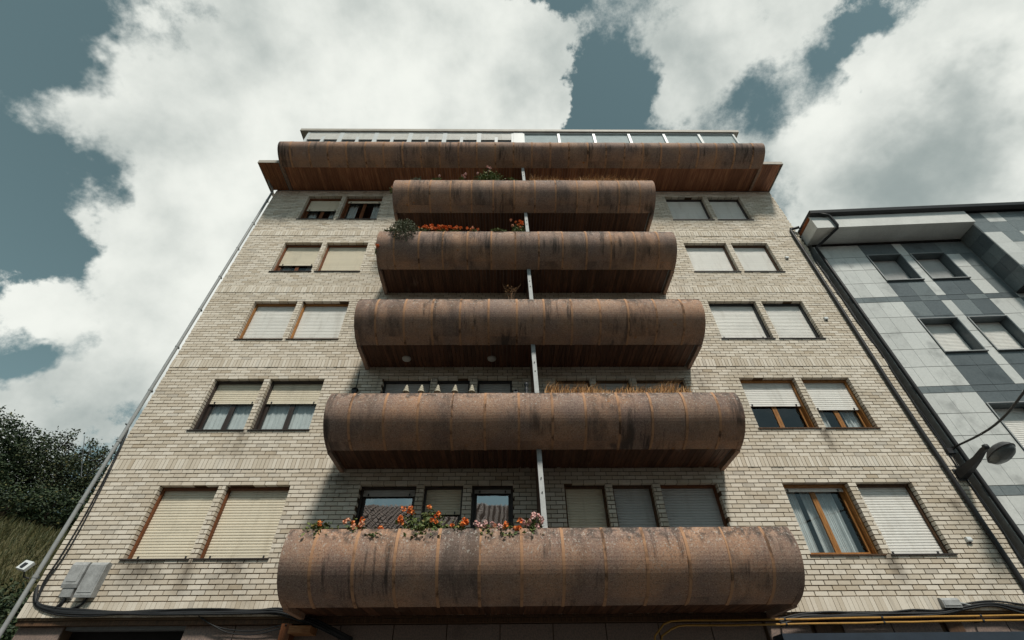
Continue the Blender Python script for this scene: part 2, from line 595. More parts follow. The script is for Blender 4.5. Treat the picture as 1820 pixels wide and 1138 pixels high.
def mat_stone(name, a, b, scale=35):
    k = NT(name)
    p = k.pos()
    s = k.noise(p, scale, 4, 0.7)
    big = k.noise(p, 1.5, 4, 0.6)
    c = k.mix(k.ramp(s, 0.35, 0.65), (*a, 1), (*b, 1))
    c = k.mix(k.ramp(big, 0.5, 0.75, 0, 0.6), c, tuple(x * 0.4 for x in a) + (1,))
    c = k.mix(k.ramp(k.rnd(), 0, 1, 0, 0.25), c, tuple(x * 0.6 for x in a) + (1,))
    return k.done(c, 0.7, 0.3)


def comb(self, f):
    x = self.n('ShaderNodeCombineColor')
    for i in range(3):
        self.l(f, x.inputs[i])
    return x.outputs[0]


NT.comb = comb

M = {}
M['brick'] = mat_brick()
M['mortar'] = mat_mortar()
M['granulate'] = mat_granulate()
M['seam'] = mat_seam()
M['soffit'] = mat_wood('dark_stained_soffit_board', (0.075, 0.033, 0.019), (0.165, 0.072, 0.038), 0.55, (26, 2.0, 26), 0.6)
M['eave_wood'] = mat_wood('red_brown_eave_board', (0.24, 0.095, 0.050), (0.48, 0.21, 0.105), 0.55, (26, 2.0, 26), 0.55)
M['orange_wood'] = mat_wood('orange_varnished_wood', (0.28, 0.12, 0.035), (0.46, 0.22, 0.07), 0.45, (50, 50, 5), 0.25)
M['red_wood'] = mat_wood('red_brown_window_wood', (0.13, 0.045, 0.018), (0.22, 0.085, 0.035), 0.45, (50, 50, 5), 0.25)
M['old_wood'] = mat_wood('weathered_dark_window_wood', (0.060, 0.036, 0.022), (0.16, 0.085, 0.045), 0.6, (50, 50, 5), 0.3)
M['dark_frame'] = mat_plain('dark_brown_metal', (0.035, 0.024, 0.020), 0.4, 0.5)
M['black_frame'] = mat_plain('near_black_metal', (0.02, 0.021, 0.023), 0.45, 0.5)


def mat_slat(name, c):
    k = NT(name)
    a = k.noise(k.pos((5, 1, 0.7)), 1.0, 5, 0.7)
    b = k.noise(k.pos((1.2, 1, 1.8)), 1.0, 4, 0.6)
    cc = k.mix(k.ramp(a, 0.48, 0.75, 0, 0.38), (*c, 1), tuple(x * y for x, y in zip(c, (0.55, 0.52, 0.47))) + (1,))
    cc = k.mix(k.ramp(b, 0.45, 0.75, 0, 0.25), cc, tuple(x * 0.62 for x in c) + (1,))
    cc = k.mix(k.ramp(k.rnd(), 0, 1, 0, 0.14), cc, tuple(x * 0.7 for x in c) + (1,))
    return k.done(cc, 0.5, 0.4)


M['cream_slat'] = mat_slat('cream_shutter_plastic', (0.78, 0.71, 0.565))
M['white_slat'] = mat_slat('white_shutter_plastic', (0.84, 0.83, 0.785))
M['grey_slat'] = mat_slat('grey_shutter_plastic', (0.54, 0.54, 0.53))
M['glass'] = mat_glass()
M['glass_coated'] = mat_glass('coated_reflective_glass', 0.34)
M['curtain'] = mat_plain('white_net_curtain', (0.72, 0.74, 0.74), 0.9, 0.1, 0.12, 3.0)
M['aluminium'] = mat_plain('white_aluminium', (0.66, 0.69, 0.69), 0.4, 0.5, 0.08, 3.0)
M['fascia'] = mat_plain('grey_beige_roof_trim', (0.40, 0.37, 0.32), 0.6, 0.4, 0.2, 3.0)
M['pipe_grey'] = mat_plain('pale_grey_drainpipe', (0.33, 0.345, 0.345), 0.5, 0.4, 0.18, 2.5)
M['pipe_black'] = mat_plain('black_drainpipe', (0.022, 0.022, 0.024), 0.5, 0.4, 0.3, 3.0)
M['cable'] = mat_plain('black_cable_rubber', (0.014, 0.015, 0.017), 0.5, 0.4, 0.2, 4.0)
M['gas'] = mat_plain('yellow_gas_pipe_paint', (0.40, 0.215, 0.045), 0.5, 0.4, 0.25, 3.0)
M['box_grey'] = mat_plain('dirty_grey_box_plastic', (0.34, 0.35, 0.35), 0.7, 0.3, 0.35, 7.0)
M['partition'] = mat_plain('pale_grey_partition_edge', (0.36, 0.375, 0.375), 0.6, 0.3, 0.25, 4.0)
M['partition_side'] = mat_plain('brown_partition_board', (0.10, 0.055, 0.04), 0.6, 0.3, 0.25, 4.0)
M['granite'] = mat_stone('pink_grey_granite', (0.30, 0.22, 0.18), (0.17, 0.135, 0.125))
M['concrete'] = mat_plain('grey_concrete', (0.25, 0.25, 0.245), 0.85, 0.2, 0.3, 4.0)
M['lintel'] = mat_plain('grey_lintel_paint', (0.20, 0.21, 0.215), 0.6, 0.3, 0.25, 3.0)
M['fascia_blue'] = mat_plain('dark_blue_shop_fascia', (0.022, 0.032, 0.048), 0.45, 0.5, 0.25, 3.0)
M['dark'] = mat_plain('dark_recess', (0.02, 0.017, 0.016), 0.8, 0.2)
M['wood_block'] = mat_wood('orange_wood_block', (0.24, 0.10, 0.04), (0.36, 0.17, 0.07), 0.6, (8, 40, 40), 0.2)
M['tile_light'] = mat_stone('light_grey_porcelain_tile', (0.62, 0.64, 0.62), (0.69, 0.705, 0.685), 18)
M['tile_mid'] = mat_stone('mid_grey_porcelain_tile', (0.175, 0.205, 0.215), (0.22, 0.25, 0.255), 18)
M['tile_dark'] = mat_stone('dark_grey_porcelain_tile', (0.115, 0.137, 0.147), (0.145, 0.167, 0.177), 18)
for nm in ('tile_light', 'tile_mid', 'tile_dark'):
    bb = M[nm].node_tree.nodes['Principled BSDF']
    bb.inputs['Roughness'].default_value = 0.35
M['tile_joint'] = mat_plain('grey_tile_joint', (0.30, 0.31, 0.31), 0.9, 0.1)
M['white_plaster'] = mat_plain('white_plaster', (0.66, 0.67, 0.65), 0.8, 0.2, 0.12, 2.0)
M['grey_plaster'] = mat_plain('grey_cornice_plaster', (0.36, 0.37, 0.375), 0.8, 0.2, 0.1, 2.0)
M['rust'] = mat_plain('rusty_edge', (0.25, 0.08, 0.03), 0.8, 0.2, 0.4, 12.0)
M['asphalt'] = mat_plain('asphalt', (0.05, 0.05, 0.05), 0.9, 0.2, 0.3, 8.0)
M['pavement'] = mat_plain('pavement_concrete', (0.15, 0.147, 0.14), 0.9, 0.2, 0.25, 5.0)
M['kerb'] = mat_plain('kerb_stone', (0.30, 0.30, 0.29), 0.85, 0.2, 0.2, 5.0)
M['paint'] = mat_plain('road_paint', (0.75, 0.75, 0.72), 0.7, 0.3, 0.15, 8.0)
M['hill'] = mat_stone('rough_grass_soil', (0.10, 0.085, 0.035), (0.055, 0.055, 0.022), 4)
M['grass'] = mat_leaf('hill_grass', (0.038, 0.050, 0.017), (0.110, 0.096, 0.038))
M['dry_grass'] = mat_leaf('dry_tan_grass', (0.42, 0.20, 0.07), (0.60, 0.36, 0.16))
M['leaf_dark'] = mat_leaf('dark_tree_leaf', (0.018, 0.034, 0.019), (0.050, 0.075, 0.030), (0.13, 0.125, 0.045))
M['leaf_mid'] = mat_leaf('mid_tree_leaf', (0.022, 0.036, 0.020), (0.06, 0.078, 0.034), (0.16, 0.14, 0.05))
M['bark'] = mat_plain('tree_bark', (0.035, 0.028, 0.022), 0.9, 0.1, 0.3, 6.0)
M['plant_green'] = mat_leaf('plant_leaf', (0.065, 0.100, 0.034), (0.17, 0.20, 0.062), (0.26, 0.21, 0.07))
M['plant_grey'] = mat_leaf('grey_green_leaf', (0.09, 0.105, 0.065), (0.20, 0.21, 0.13))
M['stem'] = mat_plain('plant_stem', (0.11, 0.10, 0.04), 0.8, 0.2)
M['dry_stem'] = mat_plain('dry_plant_stem', (0.17, 0.10, 0.055), 0.8, 0.2)
M['petal_orange'] = mat_leaf('orange_petal', (0.80, 0.17, 0.03), (0.86, 0.32, 0.10))
M['petal_peach'] = mat_leaf('peach_petal', (0.80, 0.34, 0.20), (0.85, 0.50, 0.34))
M['petal_pink'] = mat_leaf('pink_petal', (0.74, 0.36, 0.35), (0.85, 0.66, 0.60))
M['ornament'] = mat_plain('cream_ornament', (0.44, 0.40, 0.31), 0.6, 0.3, 0.15, 20.0)
M['lamp_grey'] = mat_plain('dark_lamp_metal', (0.022, 0.024, 0.027), 0.5, 0.4, 0.3, 6.0)
M['lamp_top'] = mat_plain('grey_lamp_hood', (0.075, 0.08, 0.085), 0.5, 0.4, 0.3, 6.0)
M['lamp_bowl'] = mat_plain('dusty_lamp_bowl', (0.10, 0.115, 0.12), 0.25, 0.6, 0.3, 5.0)
M['light_disc'] = mat_plain('unlit_opal_light', (0.45, 0.43, 0.40), 0.4, 0.4, 0.1)
M['soil'] = mat_plain('planter_soil', (0.05, 0.035, 0.025), 0.95, 0.1)
M['terracotta'] = mat_stone('terracotta_roof_tile', (0.26, 0.13, 0.08), (0.15, 0.10, 0.075), 8)
M['house_wall'] = mat_plain('house_plaster', (0.26, 0.24, 0.21), 0.9, 0.2, 0.15, 1.5)
M['interior'] = mat_plain('dark_room_plaster', (0.06, 0.055, 0.05), 0.9, 0.1)

# ================================================================== setting
WX0, WX1 = -8.85, 10.20          # the facade from edge to edge
CX = 0.68
BZ = [3.142 + 2.778 * i for i in range(6)]   # band bottoms; the last is the eave
RH = 2.528 / 28
PITCH = 0.257
DEPTH = 12.0

g = MB()
g.poly([(-600, -400, 0), (600, -400, 0), (600, 700, 0), (-600, 700, 0)])
tag(g.build('road', M['asphalt']), kind='structure')
g = MB()
g.box(-60, 60, -2.6, 0.6, -0.05, 0.12)
tag(g.build('pavement', M['pavement']), kind='structure')
g = MB()
for i in range(60):
    g.box(-60 + 2 * i, -58.01 + 2 * i, -2.75, -2.603, -0.05, 0.135)
tag(g.build('kerb', M['kerb']), kind='structure')
g = MB()
for i in range(20):
    g.poly([(-40 + 4 * i, -6.56, 0.004), (-38 + 4 * i, -6.56, 0.004), (-38 + 4 * i, -6.44, 0.004), (-40 + 4 * i, -6.44, 0.004)])
tag(g.build('road_marking', M['paint']), kind='structure')

# hillside behind the left edge of the building
HN = Vector((-0.68, 0.733))


def hill_z(x, y):
    t = HN.x * x + HN.y * (y + 9.8)
    s = -HN.y * x + HN.x * (y + 9.8)
    z = 0.49 * (t - 18.2)
    z = z + 0.25 * math.sin(0.31 * s + 0.4 * t) + 0.18 * math.sin(0.83 * s - 0.5 * t)
    if z > 12.5:
        z = 12.5 + (z - 12.5) * 0.25
    return z if z > 0 else z * 0.3 - 0.05


hv, hf = [], []
NXH, NYH = 90, 90
for j in range(NYH):
    for i in range(NXH):
        t = 15 + 95 * (j / (NYH - 1)) ** 1.5
        s = -90 + 150 * i / (NXH - 1)
        x = HN.x * t - HN.y * s
        y = HN.y * t + HN.x * s - 9.8
        hv.append((x, y, hill_z(x, y)))
for j in range(NYH - 1):
    for i in range(NXH - 1):
        a = j * NXH + i
        hf.append((a, a + NXH, a + NXH + 1, a + 1))
me = bpy.data.meshes.new('hill')
me.from_pydata(hv, [], hf)
me.materials.append(M['hill'])
me.polygons.foreach_set('use_smooth', [True] * len(me.polygons))
tag(link('hill', me), kind='structure')

# grass tufts on the slope
N = 40000
az = np.radians(rng.uniform(31, 58, N))
rr = rng.uniform(24, 50, N)
gx = -np.sin(az) * rr
gy = np.cos(az) * rr - 9.8
gz = np.array([hill_z(a, b) for a, b in zip(gx, gy)])
hgt = rng.uniform(0.15, 0.5, N) * (0.6 + 0.8 * rng.random(N))
ang = rng.uniform(0, 2 * np.pi, N)
wd = rng.uniform(0.012, 0.035, N)
ln = rng.normal(0, 0.14, (N, 2))
V = np.zeros((N, 4, 3))
V[:, 0] = np.stack([gx - np.cos(ang) * wd, gy - np.sin(ang) * wd, gz - 0.05], 1)
V[:, 1] = np.stack([gx + np.cos(ang) * wd, gy + np.sin(ang) * wd, gz - 0.05], 1)
V[:, 2] = np.stack([gx + np.cos(ang) * wd * .3 + ln[:, 0], gy + np.sin(ang) * wd * .3 + ln[:, 1], gz + hgt], 1)
V[:, 3] = np.stack([gx - np.cos(ang) * wd * .3 + ln[:, 0], gy - np.sin(ang) * wd * .3 + ln[:, 1], gz + hgt], 1)
tag(link('grass', quad_mesh('grass', V.reshape(-1, 3), np.arange(N * 4).reshape(N, 4), M['grass'])), 'rough green and straw coloured grass covering the hillside', 'grass', kind='stuff')

# ================================================================== apartment building
apt = empty('apartment_building', (CX, 0, 0), 'cream brick apartment block with stacked brown half-round balconies', 'apartment building')

# window table: x0, x1, floor index, frame, slat material, lowered share, glass style
OUT = [(-7.50, -6.23, 'A'), (-6.08, -4.69, 'B'), (6.03, 7.48, 'C'), (7.65, 8.90, 'D')]
INN = [(-3.18, -1.96, 'a'), (-1.80, -0.95, 'b'), (-0.76, 0.13, 'c'), (1.24, 2.14, 'd'), (2.29, 3.18, 'e'), (3.34, 4.60, 'f')]
WIN = []
SPEC = {
    '0A': ('red_wood', 'cream_slat', 1.0, 0), '0B': ('red_wood', 'cream_slat', 1.0, 0),
    '0C': ('orange_wood', 'white_slat', 0.07, 'curtains'), '0D': ('old_wood', 'white_slat', 1.0, 0),
    '1A': ('dark_frame', 'cream_slat', 0.44, 'closed'), '1B': ('dark_frame', 'cream_slat', 0.44, 'closed'),
    '1C': ('orange_wood', 'white_slat', 0.50, 'dark'), '1D': ('orange_wood', 'white_slat', 0.60, 'half'),
    '2A': ('orange_wood', 'white_slat', 0.955, 'dark'), '2B': ('orange_wood', 'white_slat', 0.985, 'dark'),
    '2C': ('black_frame', 'white_slat', 0.92, 'closed'), '2D': ('black_frame', 'white_slat', 0.94, 'closed'),
    '3A': ('red_wood', 'cream_slat', 0.66, 'half'), '3B': ('red_wood', 'cream_slat', 1.0, 0),
    '3C': ('old_wood', 'white_slat', 1.0, 0), '3D': ('old_wood', 'white_slat', 1.0, 0),
    '4A': ('red_wood', 'cream_slat', 0.48, 'half'), '4B': ('red_wood', 'cream_slat', 0.10, 'half'),
    '4C': ('dark_frame', 'white_slat', 1.0, 0), '4D': ('dark_frame', 'white_slat', 1.0, 0),
    '0a': ('dark_frame', 'grey_slat', 0.08, 'single'), '0b': ('dark_frame', 'cream_slat', 0.28, 'single'), '0c': ('dark_frame', 'grey_slat', 0.05, 'single'),
    '0d': ('old_wood', 'cream_slat', 1.0, 0), '0e': ('old_wood', 'grey_slat', 0.62, 'dark'), '0f': ('red_wood', 'grey_slat', 1.0, 0),
    '1a': ('black_frame', 'grey_slat', 1.0, 0), '1b': ('black_frame', 'grey_slat', 1.0, 0), '1c': ('black_frame', 'grey_slat', 1.0, 0),
    '1d': ('old_wood', 'grey_slat', 1.0, 0), '1e': ('old_wood', 'grey_slat', 1.0, 0), '1f': ('old_wood', 'grey_slat', 1.0, 0),
}
HEAD, TALL = 4, 16               # courses from the band above to the window head; courses of height
for fl in range(5):
    zt = BZ[fl + 1] - HEAD * RH
    for x0, x1, n_ in OUT:
        WIN.append((x0, x1, zt - TALL * RH, zt, fl, n_))
    if fl < 2:
        for x0, x1, n_ in INN:
            WIN.append((x0, x1, zt - TALL * RH - 0.55, zt, fl, n_))

# ---- backing wall with the openings left out
wall = MB()
e = 0.011
WT = 0.26
for fl in range(5):
    zlo, zhi = BZ[fl], BZ[fl + 1]
    ws = sorted([w for w in WIN if w[4] == fl])
    xs = WX0 + 0.01
    for x0, x1, z0, z1, *_ in ws:
        wall.box(xs, x0 - e, 0, WT, zlo, zhi)
        wall.box(x0 - e, x1 + e, 0, WT, zlo, z0 - e)
        wall.box(x0 - e, x1 + e, 0, WT, z1 + e, zhi)
        xs = x1 + e
    wall.box(xs, WX1 - 0.01, 0, WT, zlo, zhi)
wall_o = wall.build('wall', M['mortar'], apt)
sh = MB()
sh.box(WX0 + 0.01, WX0 + 0.26, WT + 0.002, DEPTH, 0, BZ[5])
sh.box(WX1 - 0.26, WX1 - 0.01, WT + 0.002, DEPTH, 0, BZ[5])
sh.box(WX0 + 0.26, WX1 - 0.26, DEPTH - 0.25, DEPTH - 0.002, 0, BZ[5])
sh.build('side_and_rear_wall', M['house_wall'], apt)
fl_ = MB()
for i in range(5):
    fl_.box(WX0 + 0.27, WX1 - 0.27, WT + 0.01, DEPTH - 0.26, BZ[i] + 0.05, BZ[i] + 0.27)
fl_.box(-4.2, -4.1, WT + 0.01, DEPTH - 0.26, 3.3, BZ[5])
fl_.box(5.4, 5.5, WT + 0.01, DEPTH - 0.26, 3.3, BZ[5])
fl_.box(WX0 + 0.27, WX1 - 0.27, 4.5, 4.6, 3.3, BZ[5])
fl_.build('floor_slab', M['interior'], apt)

# ---- bricks
bricks = []          # x0,x1,z0,z1,yfront,ydepth
J = 0.013
JZ = 0.0185


def cut(x0, x1, z0, z1):
    """split a course piece at the openings"""
    segs = [(x0, x1)]
    for w in WIN:
        if w[2] < (z0 + z1) / 2 < w[3]:
            ns = []
            for a, b in segs:
                if b <= w[0] or a >= w[1]:
                    ns.append((a, b))
                else:
                    if a < w[0]:
                        ns.append((a, w[0]))
                    if b > w[1]:
                        ns.append((w[1], b))
            segs = ns
    return [s for s in segs if s[1] - s[0] > 0.03]


for fl in range(5):
    z = BZ[fl]
    n = int((WX1 - WX0) / (PITCH / 3))
    pz = (WX1 - WX0) / n
    for i in range(n):                                   # soldier band
        bricks.append((WX0 + i * pz + J * .4, WX0 + (i + 1) * pz - J * .4, z + 0.004, z + 0.240, -0.038))
    for r in range(28):
        z0 = z + 0.25 + r * RH
        off = (PITCH / 2 if (r + fl) % 2 else 0) + random.uniform(-0.012, 0.012)
        x = WX0 - PITCH + off
        while x < WX1:
            a, b = max(x + J / 2, WX0), min(x + PITCH - J / 2, WX1)
            if b - a > 0.03:
                for s in cut(a, b, z0, z0 + RH):
                    bricks.append((s[0], s[1], z0 + JZ / 2, z0 + RH - JZ / 2, -0.024))
            x += PITCH
B = np.array(bricks)
B[:, 4] += rng.normal(0, 0.0022, len(B))
B[:, 2] += rng.normal(0, 0.0010, len(B))
B[:, 3] += rng.normal(0, 0.0010, len(B))
cxb = np.stack([(B[:, 0] + B[:, 1]) / 2, B[:, 4], (B[:, 2] + B[:, 3]) / 2], 1) - np.array(CP)
dz = cxb @ np.array(CF)
u = 0.5 + (16 / 36) * (cxb @ np.array(CR)) / dz
v = 0.5 - (16 / 36) * 1.6 * (cxb @ np.array(CU)) / dz
area = (B[:, 1] - B[:, 0]) * (B[:, 3] - B[:, 2]) / dz ** 2
vis = (u > 0.03) & (u < 0.985) & (v < 0.985) & ((B[:, 0] < -4.3) | (B[:, 0] > 5.4)) & ~((B[:, 0] < -7.5) & (B[:, 2] < 4.1)) & ~((B[:, 0] > 9.4))
area = np.where(vis, area, 0)
order = np.argsort(-area)
single = set(order[:300].tolist())
rest = np.array([i for i in range(len(B)) if i not in single])


def box_arrays(b, back=0.10):
    n = len(b)
    V = np.zeros((n, 8, 3))
    for k, (sx, sy, sz) in enumerate(((0, 0, 0), (1, 0, 0), (1, 1, 0), (0, 1, 0), (0, 0, 1), (1, 0, 1), (1, 1, 1), (0, 1, 1))):
        V[:, k, 0] = b[:, 0 + sx]
        V[:, k, 1] = np.where(sy, back, b[:, 4])
        V[:, k, 2] = b[:, 2 + sz]
    Fq = np.array([(0, 3, 2, 1), (4, 5, 6, 7), (0, 1, 5, 4), (1, 2, 6, 5), (2, 3, 7, 6), (3, 0, 4, 7)])
    F = (np.arange(n)[:, None, None] * 8 + Fq[None]).reshape(-1, 4)
    return V.reshape(-1, 3), F


V, F = box_arrays(B[rest])
bo = link('brickwork', quad_mesh('brickwork', V, F, M['brick']), wall_o)
bo['kind'] = 'stuff'
bcache = {}
for i in single:
    x0, x1, z0, z1, yf = B[i]
    w_, h_ = round(x1 - x0, 2), round(z1 - z0, 3)
    if (w_, h_) not in bcache:
        bcache[(w_, h_)] = MB().box(-w_ / 2, w_ / 2, 0, 0.11, -h_ / 2, h_ / 2).mesh('brick', M['brick'])
    link('brick', bcache[(w_, h_)], wall_o, ((x0 + x1) / 2, yf, (z0 + z1) / 2))

# ---- windows
slat_cache = {}


def slat_mesh(w, mat, pitch):
    key = (round(w, 3), mat, pitch)
    if key not in slat_cache:
        h = pitch
        pr = [(0.006, 0), (-0.002, 0.004), (-0.0065, h * 0.3), (-0.0065, h * 0.65), (-0.002, h * 0.88), (0.004, h * 0.90), (0.006, h * 0.99), (0.012, h * 0.99), (0.012, 0)]
        slat_cache[key] = MB().prism_x(pr[::-1], -w / 2, w / 2).mesh('slat', M[mat])
    return slat_cache[key]


def curtain(x0, x1, y, z0, z1, parent, seed=0, waves=9, amp=0.03):
    r = random.Random(seed)
    n = 48
    c = MB()
    pts = []
    ph = r.random() * 6
    for i in range(n + 1):
        t = i / n
        pts.append((x0 + (x1 - x0) * t, y + amp * (0.6 * math.sin(ph + waves * 2 * math.pi * t + 2.1 * math.sin(5 * t + ph)) + 0.5 * math.sin(2 * ph + waves * 3.7 * t) + 0.25 * math.sin(ph * 3 + waves * 15 * t))))
    for i in range(n):
        (a, ya), (b, yb) = pts[i], pts[i + 1]
        c.poly([(a, ya, z0), (b, yb, z0), (b, yb, z1), (a, ya, z1)])
    c.build('curtain', M['curtain'], parent)


def window(x0, x1, z0, z1, frame, slat, low, style, single_slats, idx, pitch=0.0556, sillw=True, gl=False):
    fm = M[frame]
    fr = MB()
    fw = 0.045
    ya, yb = 0.101, 0.255
    fr.box(x0 - 0.004, x0 + fw, ya, yb, z0, z1 + 0.004)
    fr.box(x1 - fw, x1 + 0.004, ya, yb, z0, z1 + 0.004)
    fr.box(x0 + fw, x1 - fw, ya, yb - 0.001, z1 - 0.05, z1 + 0.004)
    fr.box(x0 + fw, x1 - fw, ya + 0.05, yb - 0.001, z0, z0 + 0.035)
    wobj = fr.build('window', fm, apt)
    xi0, xi1, zi0, zi1 = x0 + fw, x1 - fw, z0 + 0.035, z1 - 0.05
    xm = (xi0 + xi1) / 2
    if low < 0.999:
        # two leaves with a pane each
        lw = 0.055
        lf = MB()
        leaves = ((xi0 + 0.002, xi1 - 0.002),) if style == 'single' else ((xi0 + 0.002, xm - 0.002), (xm + 0.002, xi1 - 0.002))
        for a, b in leaves:
            lf.box(a, a + lw, 0.205, 0.245, zi0, zi1)
            lf.box(b - lw, b, 0.205, 0.245, zi0, zi1)
            lf.box(a + lw, b - lw, 0.206, 0.244, zi0, zi0 + lw)
            lf.box(a + lw, b - lw, 0.206, 0.244, zi1 - lw, zi1)
        lf.build('leaf_frame', fm, wobj)
        for a, b in [(a + lw, b - lw) for a, b in leaves]:
            p = MB()
            p.poly([(a, 0.225, zi0 + lw), (b, 0.225, zi0 + lw), (b, 0.2255, zi1 - lw), (a, 0.2255, zi1 - lw)])
            p.build('pane', M['glass_coated' if gl else 'glass'], wobj)
        if style == 'closed':
            curtain(xi0, xi1, 0.31, zi0, zi1, wobj, idx, 11, 0.012)
        elif style == 'curtains':
            curtain(xi0 - .03, xi0 + 0.34, 0.33, zi0, zi1, wobj, idx, 5, 0.03)
            curtain(xm - 0.20, xm + 0.10, 0.36, zi0, zi1, wobj, idx + 1, 4, 0.03)
            curtain(xm + 0.12, xi1 - 0.18, 0.33, zi0, zi1, wobj, idx + 2, 6, 0.03)
        elif style == 'half':
            curtain(xi0 + 0.05, xi0 + 0.36, 0.34, zi0, zi1, wobj, idx, 4, 0.03)
            curtain(xi1 - 0.38, xi1 - 0.02, 0.34, zi0, zi1, wobj, idx + 3, 4, 0.03)
    # roller shutter
    w_ = xi1 - xi0 - 0.004
    zb = zi1 - (zi1 - zi0 + 0.02) * low
    sm = slat_mesh(w_, slat, pitch)
    z = zi1 + 0.02
    zs = []
    while z - pitch > zb + 0.02:
        z -= pitch
        zs.append(z)
    if single_slats:
        for z_ in zs:
            link('slat', sm, wobj, (xm, 0.165 + random.uniform(-0.0015, 0.0015), z_))
    else:
        s = MB()
        src = np.zeros(len(sm.vertices) * 3)
        sm.vertices.foreach_get('co', src)
        src = src.reshape(-1, 3)
        fcs = [tuple(p.vertices) for p in sm.polygons]
        for z_ in zs:
            n = len(s.v)
            s.v.extend([(a + xm, b + 0.165, c + z_) for a, b, c in src])
            s.f.extend([tuple(n + i for i in f) for f in fcs])
        s.build('shutter_curtain', M[slat], wobj)['kind'] = 'stuff'
    bar = MB()
    zz = zs[-1] if zs else zi1
    bar.box(xi0 + 0.002, xi1 - 0.002, 0.160, 0.180, zz - 0.045, zz - 0.001)
    bar.build('bottom_bar', M[slat], wobj)
    if low < 0.9 or single_slats:
        st = MB()
        for xx in (xi0 + 0.12, xi1 - 0.12):
            st.box(xx - 0.012, xx + 0.012, 0.135, 0.159, zz - 0.040, zz + 0.006)
        st.build('stopper', M['black_frame'], wobj)
    sl = MB()
    if sillw:
        sl.prism_x([(-0.055, z0 - 0.030), (-0.055, z0 - 0.006), (0.15, z0 + 0.004), (0.15, z0 - 0.026)], x0 - 0.035, x1 + 0.035)
        sl.build('sill', M['dark_frame'] if frame != 'orange_wood' else M['old_wood'], wobj)
    return wobj


for i, (x0, x1, z0, z1, fl, n_) in enumerate(WIN):
    fr, sl, low, style = SPEC['%d%s' % (fl, n_)]
    window(x0, x1, z0, z1, fr, sl, low, style, fl < 3 and not (fl == 1 and n_ in 'abcdef'), i, gl=(fl == 0 and n_ in 'abc'))

# ---- balconies
PROF = [(-1.00, 0.0), (-1.14, 0.035), (-1.30, 0.10), (-1.45, 0.20), (-1.58, 0.34), (-1.665, 0.50), (-1.695, 0.67), (-1.675, 0.84), (-1.60, 1.0)]


def smooth(pr, k=3):
    out = []
    n = len(pr)
    for i in range(n - 1):
        p0, p1, p2, p3 = (Vector(pr[max(i - 1, 0)]), Vector(pr[i]), Vector(pr[i + 1]), Vector(pr[min(i + 2, n - 1)]))
        for j in range(k):
            t = j / k
            q = 0.5 * ((2 * p1) + (p2 - p0) * t + (2 * p0 - 5 * p1 + 4 * p2 - p3) * t * t + (3 * p1 - p0 - 3 * p2 + p3) * t ** 3)
            out.append((q.x, q.y))
    out.append(pr[-1])
    return out


def balcony(x0, x1, z0, hs, seams, boards_single, top_len=None, eave=False):
    pr = [(y, z0 + z * hs) for y, z in smooth(PROF)]
    body = MB()
    body.box(x0 + 0.10, x1 - 0.10, -0.96, -0.02, z0 + 0.075, z0 + 0.24)
    # planter trough behind the rim
    body.box(x0 + 0.10, x1 - 0.10, -1.50, -1.20, z0 + 0.62 * hs, z0 + 0.90 * hs)
    b = body.build('balcony', M['concrete'], apt)
    soil = MB()
    soil.box(x0 + 0.12, x1 - 0.12, -1.49, -1.21, z0 + 0.905 * hs, z0 + 0.93 * hs)
    soil.build('soil', M['soil'], b)
    xs = [x0] + seams + [x1]
    sw = 0.032 if eave else 0.025
    for a, c in zip(xs[:-1], xs[1:]):
        dy = random.uniform(-0.006, 0.006)
        p = [(y + dy, z) for y, z in pr]
        MB().strip(p[5:], a + 0.007, c - 0.007, 0.07).build('parapet_panel', M['granulate'], b)
        MB().strip(p[:6], a + 0.007, c - 0.007, 0.07, -0.007).build('drip_edge', M['granulate'], b)
    for s in seams:
        MB().strip(pr, s - sw, s + sw, 0.03, 0.004 + random.uniform(0, 0.004)).build('seam_strip', M['seam'], b)
    # end cheeks close the half-round
    for xa, xb in ((x0 - 0.001, x0 + 0.09), (x1 - 0.09, x1 + 0.001)):
        inner = [(y + 0.012, z - 0.006) for y, z in pr]
        if hs < 0.9:
            outl = inner + [(-0.03, z0 + hs - 0.006), (-0.03, z0)]
        else:
            outl = inner + [(-0.9, z0 + hs - 0.006), (-0.016, z0 + hs - 0.006), (-0.016, z0 - 0.035), (-0.98, z0 - 0.035)]
        MB().prism_x(outl[::-1], xa, xb).build('end_cheek', M['granulate'], b)
    # soffit boards
    bl, bh, bw = (0.012, 0.018, 0.100)
    n = int((x1 - x0 - 0.20) / bw)
    xb0 = x0 + 0.10
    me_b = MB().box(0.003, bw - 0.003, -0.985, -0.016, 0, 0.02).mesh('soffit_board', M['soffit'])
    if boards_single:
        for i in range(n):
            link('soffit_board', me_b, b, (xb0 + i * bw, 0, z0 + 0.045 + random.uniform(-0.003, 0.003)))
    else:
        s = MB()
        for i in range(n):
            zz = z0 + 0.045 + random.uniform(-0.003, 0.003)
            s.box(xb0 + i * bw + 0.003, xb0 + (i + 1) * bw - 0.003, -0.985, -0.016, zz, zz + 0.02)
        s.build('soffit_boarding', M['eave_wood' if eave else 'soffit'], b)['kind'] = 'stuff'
    return b


BX0, BX1 = -3.70, 4.85
SP = 0.685
BAL = []
for i in range(5):
    z0 = BZ[i] - 0.045
    off = 0.5 * (BX1 - BX0 - 11 * SP)
    seams = [BX0 + off + k * SP + random.uniform(-0.012, 0.012) for k in range(12)]
    BAL.append(balcony(BX0, BX1, z0, 1.055 if i == 0 else 1.0, seams, i in (1, 2, 3)))
z6 = BZ[5] + 0.01
TX0, TX1 = -8.32, 9.49
seams6 = [TX0 + 0.45 + k * 0.6770 + random.uniform(-0.01, 0.01) for k in range(26)]
b6 = balcony(TX0, TX1, z6, 0.76, [s for s in seams6 if s < TX1 - 0.25], False, eave=True)

